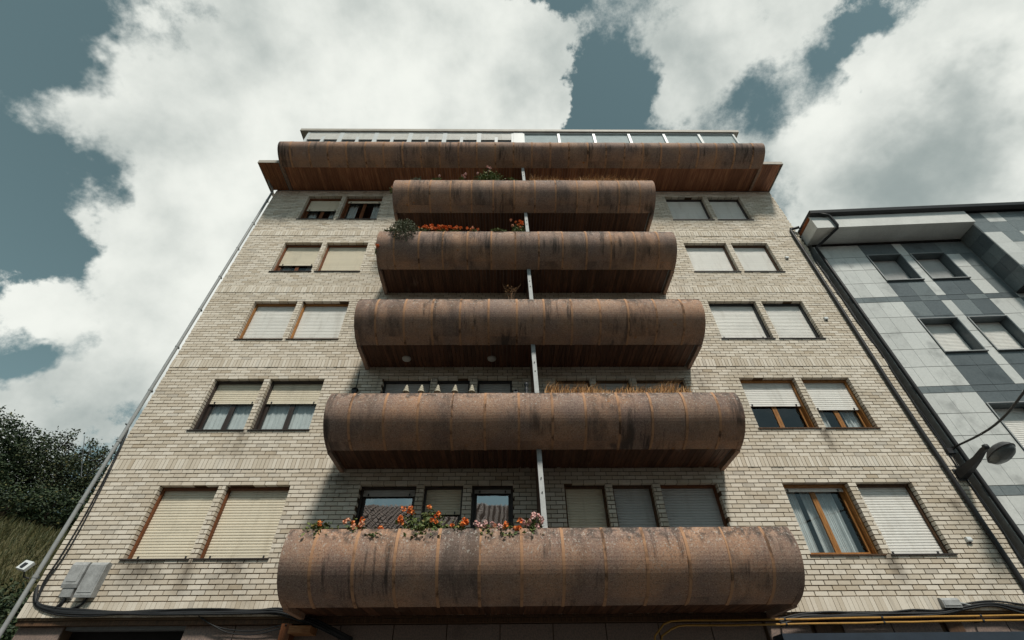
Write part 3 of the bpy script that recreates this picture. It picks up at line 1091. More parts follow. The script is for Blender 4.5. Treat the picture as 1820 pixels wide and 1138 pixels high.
# dividing screens between the two halves of every balcony
for i in range(5):
    zt = BZ[i + 1] - 0.045 + (0.0 if i < 4 else 0.05)
    zb = BZ[i] - 0.045 + 1.0
    xp = (0.66, 0.645, 0.63, 0.62, 0.59)[i]
    prof = [(-1.00, zt + 0.03), (-1.10, zt - 0.45), (-1.27, zt - 1.0), (-1.46, zb + 0.12), (-1.52, zb - 0.02)]
    poly = prof + [(-0.02, zb - 0.5), (-0.02, zt + 0.03)]
    pd = MB().prism_x(poly, xp - 0.030, xp + 0.030).build('partition', M['partition_side'], BAL[i])
    MB().strip(prof[::-1], xp - 0.048, xp + 0.048, 0.035, 0.012).build('edge_post', M['partition'], pd)
    sc = MB()
    for t in (0.25, 0.6):
        y = -1.10 - 0.25 * t
        zc_ = zt - 0.45 - 0.9 * t
        sc.box(xp - 0.01, xp + 0.01, y - 0.055, y - 0.03, zc_ - 0.012, zc_ + 0.012)
    sc.build('screw', M['black_frame'], pd)

# ceiling lights under the third balcony
for x in (-2.58, -0.39):
    MB().lathe([(0.0, -0.05), (0.07, -0.047), (0.105, -0.03), (0.115, 0.0), (0.115, 0.012)], (x, -0.40, BZ[2] - 0.004), 20).build('ceiling_light', M['light_disc'], BAL[2], True)

# ---- eave beyond both ends of the top balcony
ev = MB()
ev.box(WX0 - 0.24, TX0 - 0.003, -1.16, -0.016, z6 + 0.068, z6 + 0.17)
ev.box(TX1 + 0.003, WX1 + 0.02, -1.16, -0.016, z6 + 0.068, z6 + 0.17)
ev.box(WX0 + 0.01, WX1 - 0.01, -0.012, DEPTH, BZ[5] + 0.002, BZ[5] + 0.24)
evo = ev.build('eave', M['concrete'], apt)
eb = MB()
x = WX0 - 0.23
for rng_ in ((WX0 - 0.235, TX0 - 0.004), (TX1 + 0.004, WX1 + 0.015)):
    x = rng_[0]
    while x + 0.1 < rng_[1]:
        eb.box(x + 0.003, x + 0.097, -1.15, -0.018, z6 + 0.045, z6 + 0.066)
        x += 0.1
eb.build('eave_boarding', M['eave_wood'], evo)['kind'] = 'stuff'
fa = MB()
fa.box(WX0 - 0.262, WX0 - 0.242, -1.17, 0.30, z6 + 0.02, z6 + 0.19)
fa.box(WX1 + 0.022, WX1 + 0.042, -1.17, 0.30, z6 + 0.02, z6 + 0.19)
fa.box(WX0 - 0.262, TX0 - 0.005, -1.185, -1.171, z6 + 0.02, z6 + 0.19)
fa.box(TX1 + 0.005, WX1 + 0.042, -1.185, -1.171, z6 + 0.02, z6 + 0.19)
fa.build('fascia_board', M['fascia'], evo)

# ---- glazed top floor
rf = MB()
rf.box(-8.33, 9.46, -1.13, DEPTH, 19.66, 19.76)
rf.box(-8.35, 9.48, -1.16, -1.132, 19.64, 19.80)
rf.box(-8.35, -8.332, -1.13, DEPTH, 19.64, 19.80)
rf.box(9.462, 9.48, -1.13, DEPTH, 19.64, 19.80)
roof = rf.build('roof', M['fascia'], apt)
MB().box(-8.0, 9.2, 0.0, DEPTH - 0.2, 17.3, 19.65).build('set_back_wall', M['house_wall'], apt)
bays = [-8.0 + 1.378 * i for i in range(7)] + [0.66 + 1.43 * i for i in range(7)]
ZG0, ZG1 = 17.25, 19.655
for k in range(13):
    if k == 6:
        continue
    a, c = bays[k], bays[k + 1]
    fr = MB()
    pw_ = 0.085 if k < 6 else 0.05
    fr.box(a, a + pw_, -1.10, -1.02, ZG0, ZG1)
    fr.box(c - pw_, c - 0.001, -1.10, -1.02, ZG0, ZG1)
    fr.box(a + pw_, c - pw_, -1.098, -1.022, ZG1 - 0.07, ZG1)
    fr.box(a + pw_, c - pw_, -1.098, -1.022, ZG0, ZG0 + 0.10)
    if k < 6:
        m_ = (a + c) / 2
        fr.box(m_ - 0.06, m_ + 0.06, -1.095, -1.025, ZG0 + 0.1, ZG1 - 0.4)
    w = fr.build('gallery_window', M['aluminium'], apt)
    p = MB()
    p.poly([(a + pw_, -1.06, ZG0), (c - pw_, -1.06, ZG0), (c - pw_, -1.06, ZG1 - 0.07), (a + pw_, -1.06, ZG1 - 0.07)])
    p.build('pane', M['glass'], w)
    if k < 6:
        s = MB()
        z = ZG1 - 0.07
        while z > 19.06 + 0.008 * (k % 3):
            s.prism_x([(-1.085, z), (-1.092, z - 0.02), (-1.085, z - 0.044), (-1.075, z - 0.044), (-1.075, z)], a + 0.086, c - 0.086)
            z -= 0.0455
        s.build('shutter_curtain', M['white_slat'], w)['kind'] = 'stuff'
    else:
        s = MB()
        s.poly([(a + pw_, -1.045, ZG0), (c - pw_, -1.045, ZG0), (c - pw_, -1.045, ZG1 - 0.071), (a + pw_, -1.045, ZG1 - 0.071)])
        s.build('pale_backing', M['curtain'], w)  # white sheet behind the glass, standing in for pale reflected sky
fr = MB()
fr.box(bays[6] + 0.002, bays[7] - 0.002, -1.11, -1.01, ZG0, ZG1)
fr.build('gallery_post', M['aluminium'], apt)
fr = MB()
fr.box(-8.02, -8.002, -1.10, -0.01, ZG0, ZG1)
fr.box(9.242, 9.26, -1.10, -0.01, ZG0, ZG1)
fr.build('gallery_end_wall', M['aluminium'], apt)

# ---- ground floor, set back under the brick
gf = MB()
GY = 0.14
gf.box(WX0 + 0.02, -8.02, GY, 0.5, 0, 3.13)
gf.box(-5.83, -4.02, GY, 0.5, 0, 3.13)
gf.box(4.75, WX1 - 0.02, GY, 0.5, 0, 3.13)
gf.box(-4.02, 4.75, GY + 0.06, 0.5, 0, 3.13)
gfo = gf.build('ground_floor_wall', M['mortar'], apt)
for xa, xb in ((WX0 + 0.02, -8.02), (-5.83, -4.93), (-4.92, -4.02), (4.75, 5.55), (6.15, 7.05), (7.06, 7.96), (8.35, 9.2), (9.21, WX1 - 0.02)):
    for za, zb_ in ((0.12, 1.05), (1.06, 2.0), (2.01, 3.02)):
        MB().box(xa + 0.004, xb - 0.004, GY - 0.03, GY - 0.002, za, zb_).build('stone_panel', M['granite'], gfo)
for k in range(9):
    MB().box(-4.0 + k * 0.97, -3.05 + k * 0.97, GY + 0.03, GY + 0.058, 0.12, 3.02).build('stone_panel', M['granite'], gfo)
MB().box(-8.015, -5.835, GY + 0.02, 0.45, 2.98, 3.13).build('garage_lintel', M['lintel'], apt)
MB().box(-8.015, -5.835, GY + 0.22, 0.5, 0.0, 2.979).build('dark_opening_fill', M['dark'], apt)  # near-black slab painted as the darkness inside the opening
ledge = MB()
ledge.box(WX0 + 0.01, BX0 - 0.01, -0.004, GY - 0.001, 3.105, 3.137)
ledge.build('overhang_underside', M['mortar'], apt)
ledge = MB()
ledge.box(BX1 + 0.01, WX1 - 0.01, -0.004, GY - 0.001, 3.105, 3.137)
ledge.build('overhang_underside', M['mortar'], apt)
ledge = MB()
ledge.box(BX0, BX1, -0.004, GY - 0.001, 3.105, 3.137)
ledge.build('overhang_underside', M['old_wood'], apt)  # darker material here paints in the shade below the lowest balcony
lg = MB()
lg.box(WX0 + 0.01, WX1 - 0.01, 0.02, GY - 0.001, 3.03, 3.10)
lg.build('steel_lintel', M['old_wood'], apt)
for xa in (5.62, 8.05):
    MB().box(xa, xa + 0.30, GY - 0.06, GY - 0.001, 2.0, 3.0).build('timber_post', M['old_wood'], gfo)
for x_ in (5.58, 6.6, 7.5):
    pass
fb = MB()
fb.box(4.80, WX1 + 0.3, -0.26, GY - 0.035, 2.45, 2.79)
fb.build('shop_fascia', M['fascia_blue'], apt)
wb = MB()
wb.box(-4.02, -3.84, -0.10, GY, 2.72, 3.02)
wb.build('timber_post', M['red_wood'], apt)
wb = MB()
wb.box(-3.83, -3.45, -0.22, GY, 2.86, 2.97)
wb.build('timber_beam_end', M['wood_block'], apt)

# ---- rain pipes of the block
dp = MB()
dp.tube([(-8.93, -0.07, z) for z in np.linspace(16.9, 0.1, 30)], 0.040, 12)
dpo = dp.build('drainpipe', M['pipe_grey'], apt, True)
for z in np.arange(1.0, 17, 1.39):
    cl = MB()
    cl.tube([(-8.93, -0.07, z), (-8.93, -0.07, z + 0.05)], 0.047, 12)
    cl.box(-8.94, -8.92, -0.02, 0.02, z, z + 0.05)
    cl.build('pipe_clip', M['pipe_grey'], dpo)
el = MB()
el.tube([(-8.93, -0.07, 16.88), (-8.95, -0.10, 17.0), (-9.02, -0.30, 17.07), (-9.03, -0.6, 17.16)], 0.040, 10)
el.build('pipe_elbow', M['pipe_grey'], dpo, True)

# ================================================================== neighbouring tiled building
AN = R(3.0)
NX = Vector((math.cos(AN), -math.sin(AN), 0))
NM = Matrix(((math.cos(AN), math.sin(AN), 0, 10.42), (-math.sin(AN), math.cos(AN), 0, 0.0), (0, 0, 1, 0), (0, 0, 0, 1)))
nb = empty('tiled_building', (10.42, 0, 0), 'grey tiled building with deep recessed windows beside the brick block', 'building')
nb.rotation_euler = (0, 0, -AN)
NBW = 14.0


def nbuild(mb, name, mat, parent=None, smooth=False):
    """builds in the neighbour's own axes (u along the front, v into it)"""
    o = bpy.data.objects.new(name, mb.mesh(name, mat, smooth))
    col.objects.link(o)
    o.parent = parent or nb
    return o


NW = []
for zt in (13.15, 10.33, 7.51, 4.69):
    for a, c in ((1.50, 2.59), (2.90, 3.99), (7.2, 8.3), (8.6, 9.7)):
        NW.append((a, c, zt - 1.22, zt))
nwall = MB()
for k, zt in enumerate((13.15, 10.33, 7.51, 4.69)):
    zhi = 14.4 if k == 0 else zt + 1.6 - 0.001
    zlo = zt - 1.22
    zbot = zt - 1.22 if k < 3 else 0
    xs = 0.0
    for a, c, z0, z1 in [w for w in NW if abs(w[3] - zt) < .01]:
        nwall.box(xs, a, 0.012, 0.55, zlo, zt)
        xs = c
    nwall.box(xs, NBW, 0.012, 0.55, zlo, zt)
    nwall.box(0, NBW, 0.012, 0.55, zt, {0: 14.4, 1: 11.93, 2: 9.11, 3: 6.29}[k])
nwall.box(0, NBW, 0.012, 0.55, 0, 3.47)
nwo = nbuild(nwall, 'wall', M['tile_joint'])
sh = MB()
sh.box(0, 0.3, 0.552, 12, 0, 14.4)
sh.box(NBW - .3, NBW, 0.552, 12, 0, 14.4)
sh.box(0.3, NBW - .3, 11.7, 12, 0, 14.4)
sh.box(0.3, NBW - .3, 0.552, 11.7, 14.2, 14.4)
sh.box(0.3, NBW - .3, 2.5, 2.6, 0, 14.2)
nbuild(sh, 'side_and_rear_wall', M['white_plaster'])

# tiles: row limits read from the facade's own grid
ROWS = []
for s in range(4):
    zt = 13.69 - s * 3.20 if s == 0 else None
storey = [(13.70, 13.10), (13.09, 12.48), (12.47, 11.87), (11.86, 11.26), (11.25, 11.05),
          (11.04, 10.44), (10.43, 9.85), (9.84, 9.26), (9.25, 8.67), (8.66, 8.06), (8.05, 7.86),
          (7.85, 7.27), (7.26, 6.68), (6.67, 6.08), (6.07, 5.48), (5.47, 5.26),
          (5.25, 4.66), (4.65, 4.06), (4.05, 3.46)]
COLS = [(0.0, 0.365), (0.365, 0.73), (0.73, 1.095), (1.095, 1.48), (1.48, 2.05), (2.05, 2.60), (2.60, 2.89), (2.89, 3.44), (3.44, 4.0), (4.0, 4.45), (4.45, 4.90)]
more = [4.90 + 0.6 * i for i in range(15)]
COLS += [(a, b) for a, b in zip(more[:-1], more[1:])]
tcache = {}
seen_t = 0
for r, (z1, z0) in enumerate(storey):
    band = (z1 - z0) < 0.3
    for c, (a, b) in enumerate(COLS):
        if b > 4.95 and z0 > 11.2:
            continue
        if c < 4:
            mt = 'tile_mid' if (band or (r == 0 and False)) else 'tile_light'
            if band and r == 4 and c < 3:
                mt = 'tile_mid'
        elif c == 6:
            mt = 'tile_light' if not band else 'tile_dark'
        elif c in (4, 5, 7, 8):
            mt = 'tile_dark' if random.random() < 0.78 else 'tile_mid'
            if r in (0, 9, 10, 11):
                mt = 'tile_dark'
        elif c == 9:
            mt = 'tile_light' if not band and r != 0 else ('tile_dark' if band else 'tile_mid')
        elif c == 10:
            mt = 'tile_mid' if r < 4 else ('tile_dark' if band else 'tile_light')
        else:
            mt = random.choice(['tile_light', 'tile_light', 'tile_mid', 'tile_dark'])
        segs = [(z0, z1)]
        for w in NW:
            if w[0] - .02 < (a + b) / 2 < w[1] + .02:
                ns = []
                for p, q in segs:
                    if q <= w[2] or p >= w[3]:
                        ns.append((p, q))
                    else:
                        if p < w[2]:
                            ns.append((p, w[2]))
                        if q > w[3]:
                            ns.append((w[3], q))
                segs = ns
        for p, q in segs:
            if q - p < 0.03:
                continue
            key = (round(b - a, 3), round(q - p, 3), mt)
            if key not in tcache:
                w_, h_ = b - a, q - p
                tcache[key] = MB().box(0.003, w_ - 0.003, 0, 0.0105, 0.003, h_ - 0.003).mesh('facade_tile', M[mt])
            o = bpy.data.objects.new('facade_tile', tcache[key])
            col.objects.link(o)
            o.parent = nwo
            o.location = (a, random.uniform(-0.0015, 0.001), p)

# windows of the neighbour
for k, (a, c, z0, z1) in enumerate(NW):
    fr = MB()
    t = 0.025
    fr.box(a - 0.012, a + t, -0.022, 0.30, z0, z1)
    fr.box(c - t, c + 0.012, -0.022, 0.30, z0, z1)
    fr.box(a - 0.012, c + 0.012, -0.022, 0.30, z1 - t, z1 + 0.012)
    fr.box(a - 0.012, c + 0.03, -0.05, 0.30, z0 - 0.02, z0 + 0.012)
    fr.box(a + t, c - t, 0.33, 0.36, z0 + 0.012, z1 - t)
    w = nbuild(fr, 'window', M['tile_dark'])
    tr = MB()
    tr.box(a - 0.018, a + 0.012, -0.034, -0.0225, z0, z1 + 0.018)
    tr.box(a + 0.0125, c - 0.0125, -0.034, -0.0225, z1 - 0.005, z1 + 0.018)
    tr.box(a - 0.018, c + 0.03, -0.062, -0.0505, z0 - 0.012, z0 + 0.014)
    nbuild(tr, 'trim', M['pipe_grey'], w)
    s = MB()
    low = 1.0
    if z1 > 12:
        low = 0.84
    z = z1 - t
    zend = z1 - t - (z1 - z0 - t) * low
    while z > zend + 0.01:
        s.prism_x([(0.24, z), (0.232, z - 0.022), (0.24, z - 0.048), (0.255, z - 0.048), (0.255, z)], a + t + 0.03, c - t - 0.03)
        z -= 0.05
    nbuild(s, 'shutter_curtain', M['grey_slat'] if z1 > 12 else M['white_slat'], w)['kind'] = 'stuff'
    if low < 1:
        s = MB()
        s.box(a + 0.2, a + 0.36, 0.255, 0.31, z0 + 0.03, z0 + 0.13)
        s.box(c - 0.3, c - 0.2, 0.255, 0.31, z0 + 0.03, z0 + 0.12)
        nbuild(s, 'frame_piece', M['aluminium'], w)

# cornice
co = MB()
co.prism_x([(0.011, 13.80), (-0.75, 13.78), (-0.75, 14.42), (0.011, 14.42)], -0.15, 4.925)
coo = nbuild(co, 'cornice', M['white_plaster'])
gu = MB()
gu.prism_x([(-0.752, 14.36), (-0.90, 14.40), (-0.92, 14.52), (0.5, 14.56), (0.5, 14.425), (-0.752, 14.425)], -0.17, NBW)
nbuild(gu, 'gutter', M['pipe_black'], coo)
st = MB()
st.box(-0.17, -0.151, -0.70, -0.02, 14.30, 14.43)
nbuild(st, 'rusty_end_strip', M['rust'], coo)
gp = MB()
gp.box(0.0, 4.9, -0.03, 0.010, 13.705, 13.782)
nbuild(gp, 'painted_shadow_strip', M['dark'], coo)  # solid near-black strip, a painted shadow line below the cornice
pp = MB()
pp.tube([(0.10, -0.86, 14.42), (0.42, -0.83, 14.34), (0.47, -0.815, 14.22), (0.47, -0.815, 13.80), (0.46, -0.76, 13.72), (0.15, -0.14, 13.66), (0.02, -0.07, 13.58), (0.02, -0.07, 13.3)], 0.045, 10)
pp.tube([(0.02, -0.07, z) for z in np.linspace(13.35, 0.1, 24)], 0.05, 10)
nbuild(pp, 'drainpipe', M['pipe_black'], None, True)

# projecting bay
by = MB()
by.box(4.94, NBW, -0.64, 0.0, 11.25, 14.38)
byo = nbuild(by, 'bay', M['tile_joint'])
for iz in range(6):
    z0 = 11.26 + iz * 0.52
    z1 = z0 + 0.515 if iz < 5 else 14.36
    mt = 'tile_dark' if iz % 2 else 'tile_mid'
    for j in range(2):
        o = nbuild(MB().box(4.926, 4.939, -0.635 + j * 0.31, -0.33 + j * 0.31, z0, z1), 'facade_tile', M[mt], byo)
    for c in range(9):
        a = 4.95 + 0.55 * c
        m2 = 'tile_light' if (iz * 3 + c) % 5 and iz != 4 else 'tile_mid'
        if iz == 5 and c > 1:
            m2 = 'tile_mid'
        nbuild(MB().box(a, a + 0.545, -0.652, -0.6405, z0, z1), 'facade_tile', M[m2], byo)
bs = MB()
bs.box(4.93, NBW, -0.655, 0.0, 11.20, 11.249)
nbuild(bs, 'bay_underside', M['pipe_black'], byo)

# ================================================================== things on the wall
# black pipe that crosses the brick from the neighbour's gutter
bp = MB()
pts = [(10.22, -0.20, 14.55), (10.10, -0.10, 14.60), (10.0, -0.08, 14.60), (9.96, -0.08, 14.50)] + [(9.96 - 0.14 * min(1, t * 2.2), -0.08, 14.5 - 14.3 * t) for t in np.linspace(0.02, 1, 28)]
bp.tube(pts, 0.05, 10)
bpo = tag(bp.build('drainpipe', M['pipe_black'], None, True), 'black drainpipe running down the right side of the brick wall', 'drainpipe')


def cable(name, pts, r, mat='cable', parent=None, n=6, wob=0.0):
    P = [Vector(p) for p in pts]
    out = []
    for i in range(len(P) - 1):
        p0, p1, p2, p3 = P[max(i - 1, 0)], P[i], P[i + 1], P[min(i + 2, len(P) - 1)]
        for j in range(6):
            t = j / 6
            q = 0.5 * ((2 * p1) + (p2 - p0) * t + (2 * p0 - 5 * p1 + 4 * p2 - p3) * t * t + (3 * p1 - p0 - 3 * p2 + p3) * t ** 3)
            if wob:
                q = q + Vector((0, random.uniform(-wob, wob) * .5, random.uniform(-wob, wob)))
            out.append(q)
    out.append(P[-1])
    return MB().tube(out, r, n).build(name, M[mat], parent, True)


cb = empty('cable_bundle', (-6.5, -0.05, 3.2), 'bundle of black cables sagging along the bottom of the brick wall at left', 'cables')
for k in range(8):
    d = random.uniform(-0.05, 0.06)
    pts = [(-8.80, -0.05, 3.62 + d), (-8.62, -0.05, 3.36 + d * .6), (-8.2, -0.06, 3.25 + d)]
    for x in np.linspace(-7.6, -4.6, 6):
        pts.append((x, -0.05 - 0.015 * (k % 4), 3.205 + d * 0.8 + random.uniform(-0.02, 0.02)))
    pts += [(-4.1, -0.06 - 0.01 * k, 3.20 + d), (-3.5, -0.12 - 0.01 * k, 3.04 + d), (-3.1, -0.10, 2.90 + d), (-2.85, 0.10, 2.80 + d), (-2.7, 0.35, 2.75 + d)]
    cable('cable', pts, 0.013 + 0.004 * (k % 3), parent=cb)
lp = empty('cable_loop', (-5, 0, 2.9), 'two black cables drooping in a loop across the stone pier', 'cables')
for dz_ in (0.0, 0.05):
    cable('cable', [(-5.6, -0.03, 3.16), (-5.3, -0.01, 3.02), (-4.95, 0.03, 2.90 + dz_), (-4.5, 0.03, 2.88 + dz_), (-4.1, -0.02, 2.95 + dz_), (-3.92, -0.12, 3.0)], 0.010, parent=lp)
cb2 = empty('cable_bundle', (7.4, -0.05, 3.05), 'black cable bundle under the brick at right above the yellow pipes', 'cables')
for k in range(6):
    d = random.uniform(-0.035, 0.045)
    pts = [(4.9, -0.10, 2.98 + d)] + [(x, -0.05 - 0.012 * (k % 3), 3.07 + 0.012 * (x - 5) + d + random.uniform(-0.02, 0.02)) for x in np.linspace(5.4, 8.0, 6)] + [(8.5, -0.07, 3.20 + d), (9.0, -0.08, 3.24 + d), (9.5, -0.06, 3.15 + d * 2), (10.15, -0.06, 3.05 + d * 2)]
    cable('cable', pts, 0.013 + 0.003 * (k % 3), parent=cb2)
vc = empty('wall_cable', (-8.85, -0.04, 5), 'black cable climbing the left edge of the brick beside the grey drainpipe', 'cable')
for d in (0, 0.035):
    cable('cable', [(-9.0, -0.10, 7.02), (-8.93 + d, -0.04, 6.86), (-8.80 + d, -0.04, 6.0), (-8.72 + d * 1.5, -0.04, 5.0), (-8.70 + d * 2, -0.05, 4.2), (-8.72 + d, -0.06, 3.7), (-8.62, -0.06, 3.35)], 0.014, parent=vc)
rc = empty('wall_cable', (10.2, -0.03, 8), 'tangled cables running down the joint between the two buildings', 'cable')
for k in range(3):
    cable('cable', [(10.19, -0.03, 13.4)] + [(10.16 + random.uniform(-0.05, 0.05), -0.03 - 0.01 * k, z) for z in np.linspace(12.9, 3.3, 16)], 0.012 + 0.003 * k, parent=rc)
tag(cable('overhead_cable', [(10.2, -0.04, 6.33), (10.28, -0.18, 6.32), (9.9, -1.6, 6.10), (9.3, -3.2, 6.12), (8.6, -6, 6.6), (6.6, -13, 9.0), (5.0, -19.9, 11.0)], 0.022), 'thick black cable hung from the wall bracket above the street lamp', 'cable')
tag(cable('overhead_cable', [(-8.95, 0.0, 6.42), (-14, 5, 7.9), (-22, 13, 11.8), (-31, 21, 17.8)], 0.018), 'thin black cable crossing the sky from the trees to the building edge', 'cable')
tag(cable('wall_cable', [(-3.85, -0.03, 8.55), (-3.83, -0.03, 8.25), (-3.82, -0.06, 8.02)], 0.010), 'short black wire holding the small lantern under the third balcony', 'cable')
br = MB()
br.box(10.12, 10.30, -0.10, -0.013, 6.20, 6.32)
br.tube([(10.25, -0.05, 6.28), (10.30, -0.22, 6.33)], 0.02, 8)
tag(br.build('cable_bracket', M['pipe_black']), 'small black bracket gripping the cables at the corner of the wall', 'bracket')
for k, (dy, dz_, ym) in enumerate(((-0.10, 3.02, 0), (-0.10, 2.945, 1))):
    t = empty('gas_pipe', (7, dy, dz_), ('upper' if k == 0 else 'lower') + ' yellow gas pipe along the wall under the right side of the brick', 'gas pipe', 'yellow gas pipes')
    MB().tube([(2.55 + .12 * k, dy - .04, 2.55), (2.60 + .12 * k, dy - .04, 2.78), (2.80 + .12 * k, dy - .02, dz_ - 0.06), (2.95 + .12 * k, dy, dz_ - .012), (3.2, dy, dz_)] + [(x, dy + random.uniform(-.004, .004), dz_ + 0.008 * (x - 5) + random.uniform(-.004, .004)) for x in np.linspace(4.0, 10.2, 14)], 0.0165, 10).build('pipe', M['gas'], t, True)
    for x in (5.0, 6.78, 8.6):
        c_ = MB()
        c_.tube([(x, dy, dz_ + 0.008 * (x - 5)), (x + 0.03, dy, dz_ + 0.008 * (x - 5))], 0.027, 10)
        c_.box(x + .005, x + .025, dy, 0.10, dz_ - .01 + 0.008 * (x - 5), dz_ + .01 + 0.008 * (x - 5))
        c_.build('pipe_clip', M['pipe_black'], t)

# meter boxes at the lower left
t = empty('meter_box', (-8.14, 0, 3.62), 'shorter grey meter box on the brick at left with a cable spout below', 'utility box')
MB().prism_x([(-0.013, 3.63), (-0.13, 3.60), (-0.15, 3.66), (-0.15, 3.98), (-0.11, 4.04), (-0.013, 4.04)], -8.29, -8.00).build('cabinet', M['box_grey'], t)
MB().prism_x([(-0.013, 3.42), (-0.10, 3.46), (-0.12, 3.60), (-0.013, 3.60)], -8.25, -8.04).build('spout', M['box_grey'], t)
MB().box(-8.235, -8.055, -0.158, -0.1505, 3.70, 3.95).build('lid', M['box_grey'], t)
cable('cable_tail', [(-8.15, -0.06, 3.45), (-8.17, -0.06, 3.36), (-8.25, -0.05, 3.27)], 0.03, parent=t)
t = empty('meter_box', (-7.78, 0, 3.44), 'taller grey meter box on the brick right of the shorter one', 'utility box')
MB().prism_x([(-0.013, 3.46), (-0.15, 3.44), (-0.16, 3.48), (-0.16, 3.98), (-0.12, 4.03), (-0.013, 4.03)], -7.945, -7.63).build('cabinet', M['box_grey'], t)
MB().box(-7.92, -7.655, -0.168, -0.1605, 3.52, 3.95).build('lid', M['box_grey'], t)
cable('cable_tail', [(-7.75, -0.06, 3.46), (-7.80, -0.06, 3.34), (-8.0, -0.05, 3.26)], 0.02, parent=t)
# junction box right
t = empty('junction_box', (8.22, 0, 3.2), 'small grey junction box feeding the black cables at lower right', 'junction box')
MB().prism_x([(-0.028, 3.20), (-0.11, 3.18), (-0.12, 3.22), (-0.12, 3.30), (-0.09, 3.34), (-0.028, 3.35)], 8.05, 8.38).build('cabinet', M['box_grey'], t)
MB().box(8.07, 8.36, -0.127, -0.1205, 3.215, 3.295).build('lid', M['box_grey'], t)
cable('cable_tail', [(8.36, -0.07, 3.26), (8.46, -0.07, 3.25), (8.6, -0.07, 3.21)], 0.018, 'pipe_grey', parent=t)
# flood light by the pipe
t = empty('floodlight', (-8.95, -0.2, 3.85), 'small white floodlight on a bracket outside the grey drainpipe', 'floodlight')
hd = Matrix.Translation((-9.08, -0.24, 3.95)) @ Matrix.Rotation(R(-25), 4, 'X') @ Matrix.Rotation(R(14), 4, 'Y')
MB().box(-0.10, 0.10, -0.03, 0.03, -0.085, 0.085, hd).build('housing', M['aluminium'], t)
MB().box(-0.035, 0.035, -0.05, -0.031, -0.06, 0.03, hd).build('sensor', M['lamp_grey'], t)
MB().tube([(-9.06, -0.22, 3.87), (-9.05, -0.18, 3.78), (-8.98, -0.12, 3.76)], 0.014, 8).build('bracket', M['lamp_grey'], t)
# sensors on the right
for (x, z), lb in zip(((9.25, 13.1), (9.27, 10.39), (9.34, 4.37)), ('topmost small white box on the brick beside the black pipe', 'middle small white box on the brick beside the black pipe', 'lowest small white box on the brick above the lamp shadow')):
    t = empty('wall_sensor', (x, -0.014, z), lb, 'sensor', 'small white boxes on the right of the brick wall')
    MB().prism_x([(-0.014, z - 0.05), (-0.075, z - 0.045), (-0.085, z - 0.02), (-0.075, z + 0.04), (-0.014, z + 0.05)], x - 0.05, x + 0.05).build('housing', M['aluminium'], t)
    MB().tube([(x, -0.05, z - 0.05), (x, -0.05, z - 0.075)], 0.015, 8).build('cable_gland', M['lamp_grey'], t)

# street lamp on the corner
t = empty('street_lamp', (10.1, 0, 5.7), 'unlit dark street lamp on an arm bolted to the right corner of the brick', 'street lamp')
arm = MB()
rings = [((10.08, -0.03, 5.70), 0.085, 0.10), ((10.08, -0.30, 5.745), 0.07, 0.085), ((10.085, -0.60, 5.81), 0.05, 0.06), ((10.09, -0.85, 5.90), 0.04, 0.045), ((10.09, -0.97, 5.91), 0.04, 0.04)]
arm_v = []
for (x, y, z), hw, hh in rings:
    arm_v.append([(x - hw, y, z - hh), (x + hw, y, z - hh), (x + hw, y, z + hh), (x - hw, y, z + hh)])
for q0, q1 in zip(arm_v[:-1], arm_v[1:]):
    for k in range(4):
        arm.poly([q0[k], q0[(k + 1) % 4], q1[(k + 1) % 4], q1[k]])
arm.poly(arm_v[0])
arm.poly(arm_v[-1][::-1])
arm.build('arm', M['lamp_grey'], t)
MB().box(9.98, 10.18, -0.05, -0.013, 5.58, 5.84).build('wall_plate', M['lamp_grey'], t)
MB().lathe([(0.0, 0.05), (0.05, 0.045), (0.06, 0.0), (0.05, -0.06), (0.0, -0.065)], (10.09, -0.95, 5.93), 14).build('arm_cap', M['lamp_grey'], t, True)
LM = Matrix.Rotation(R(-12), 4, 'X') @ Matrix.Diagonal((0.62, 1.0, 1.0, 1))
MB().lathe([(0.0, 0.15), (0.12, 0.142), (0.22, 0.105), (0.29, 0.04), (0.305, 0.0), (0.315, -0.012), (0.315, -0.03), (0.295, -0.03)], (10.06, -1.16, 5.70), 28, LM).build('hood', M['lamp_top'], t, True)
MB().lathe([(0.30, -0.028), (0.285, -0.07), (0.24, -0.115), (0.15, -0.15), (0.0, -0.165)], (10.06, -1.16, 5.70), 28, LM).build('bowl', M['lamp_bowl'], t, True)
rimp = [Vector((10.06, -1.16, 5.70)) + (LM @ Vector((0.315 * math.cos(a), 0.315 * math.sin(a), -0.02))) for a in np.linspace(0, 2 * math.pi, 29)]
MB().tube(rimp, 0.010, 6).build('rim', M['lamp_grey'], t, True)

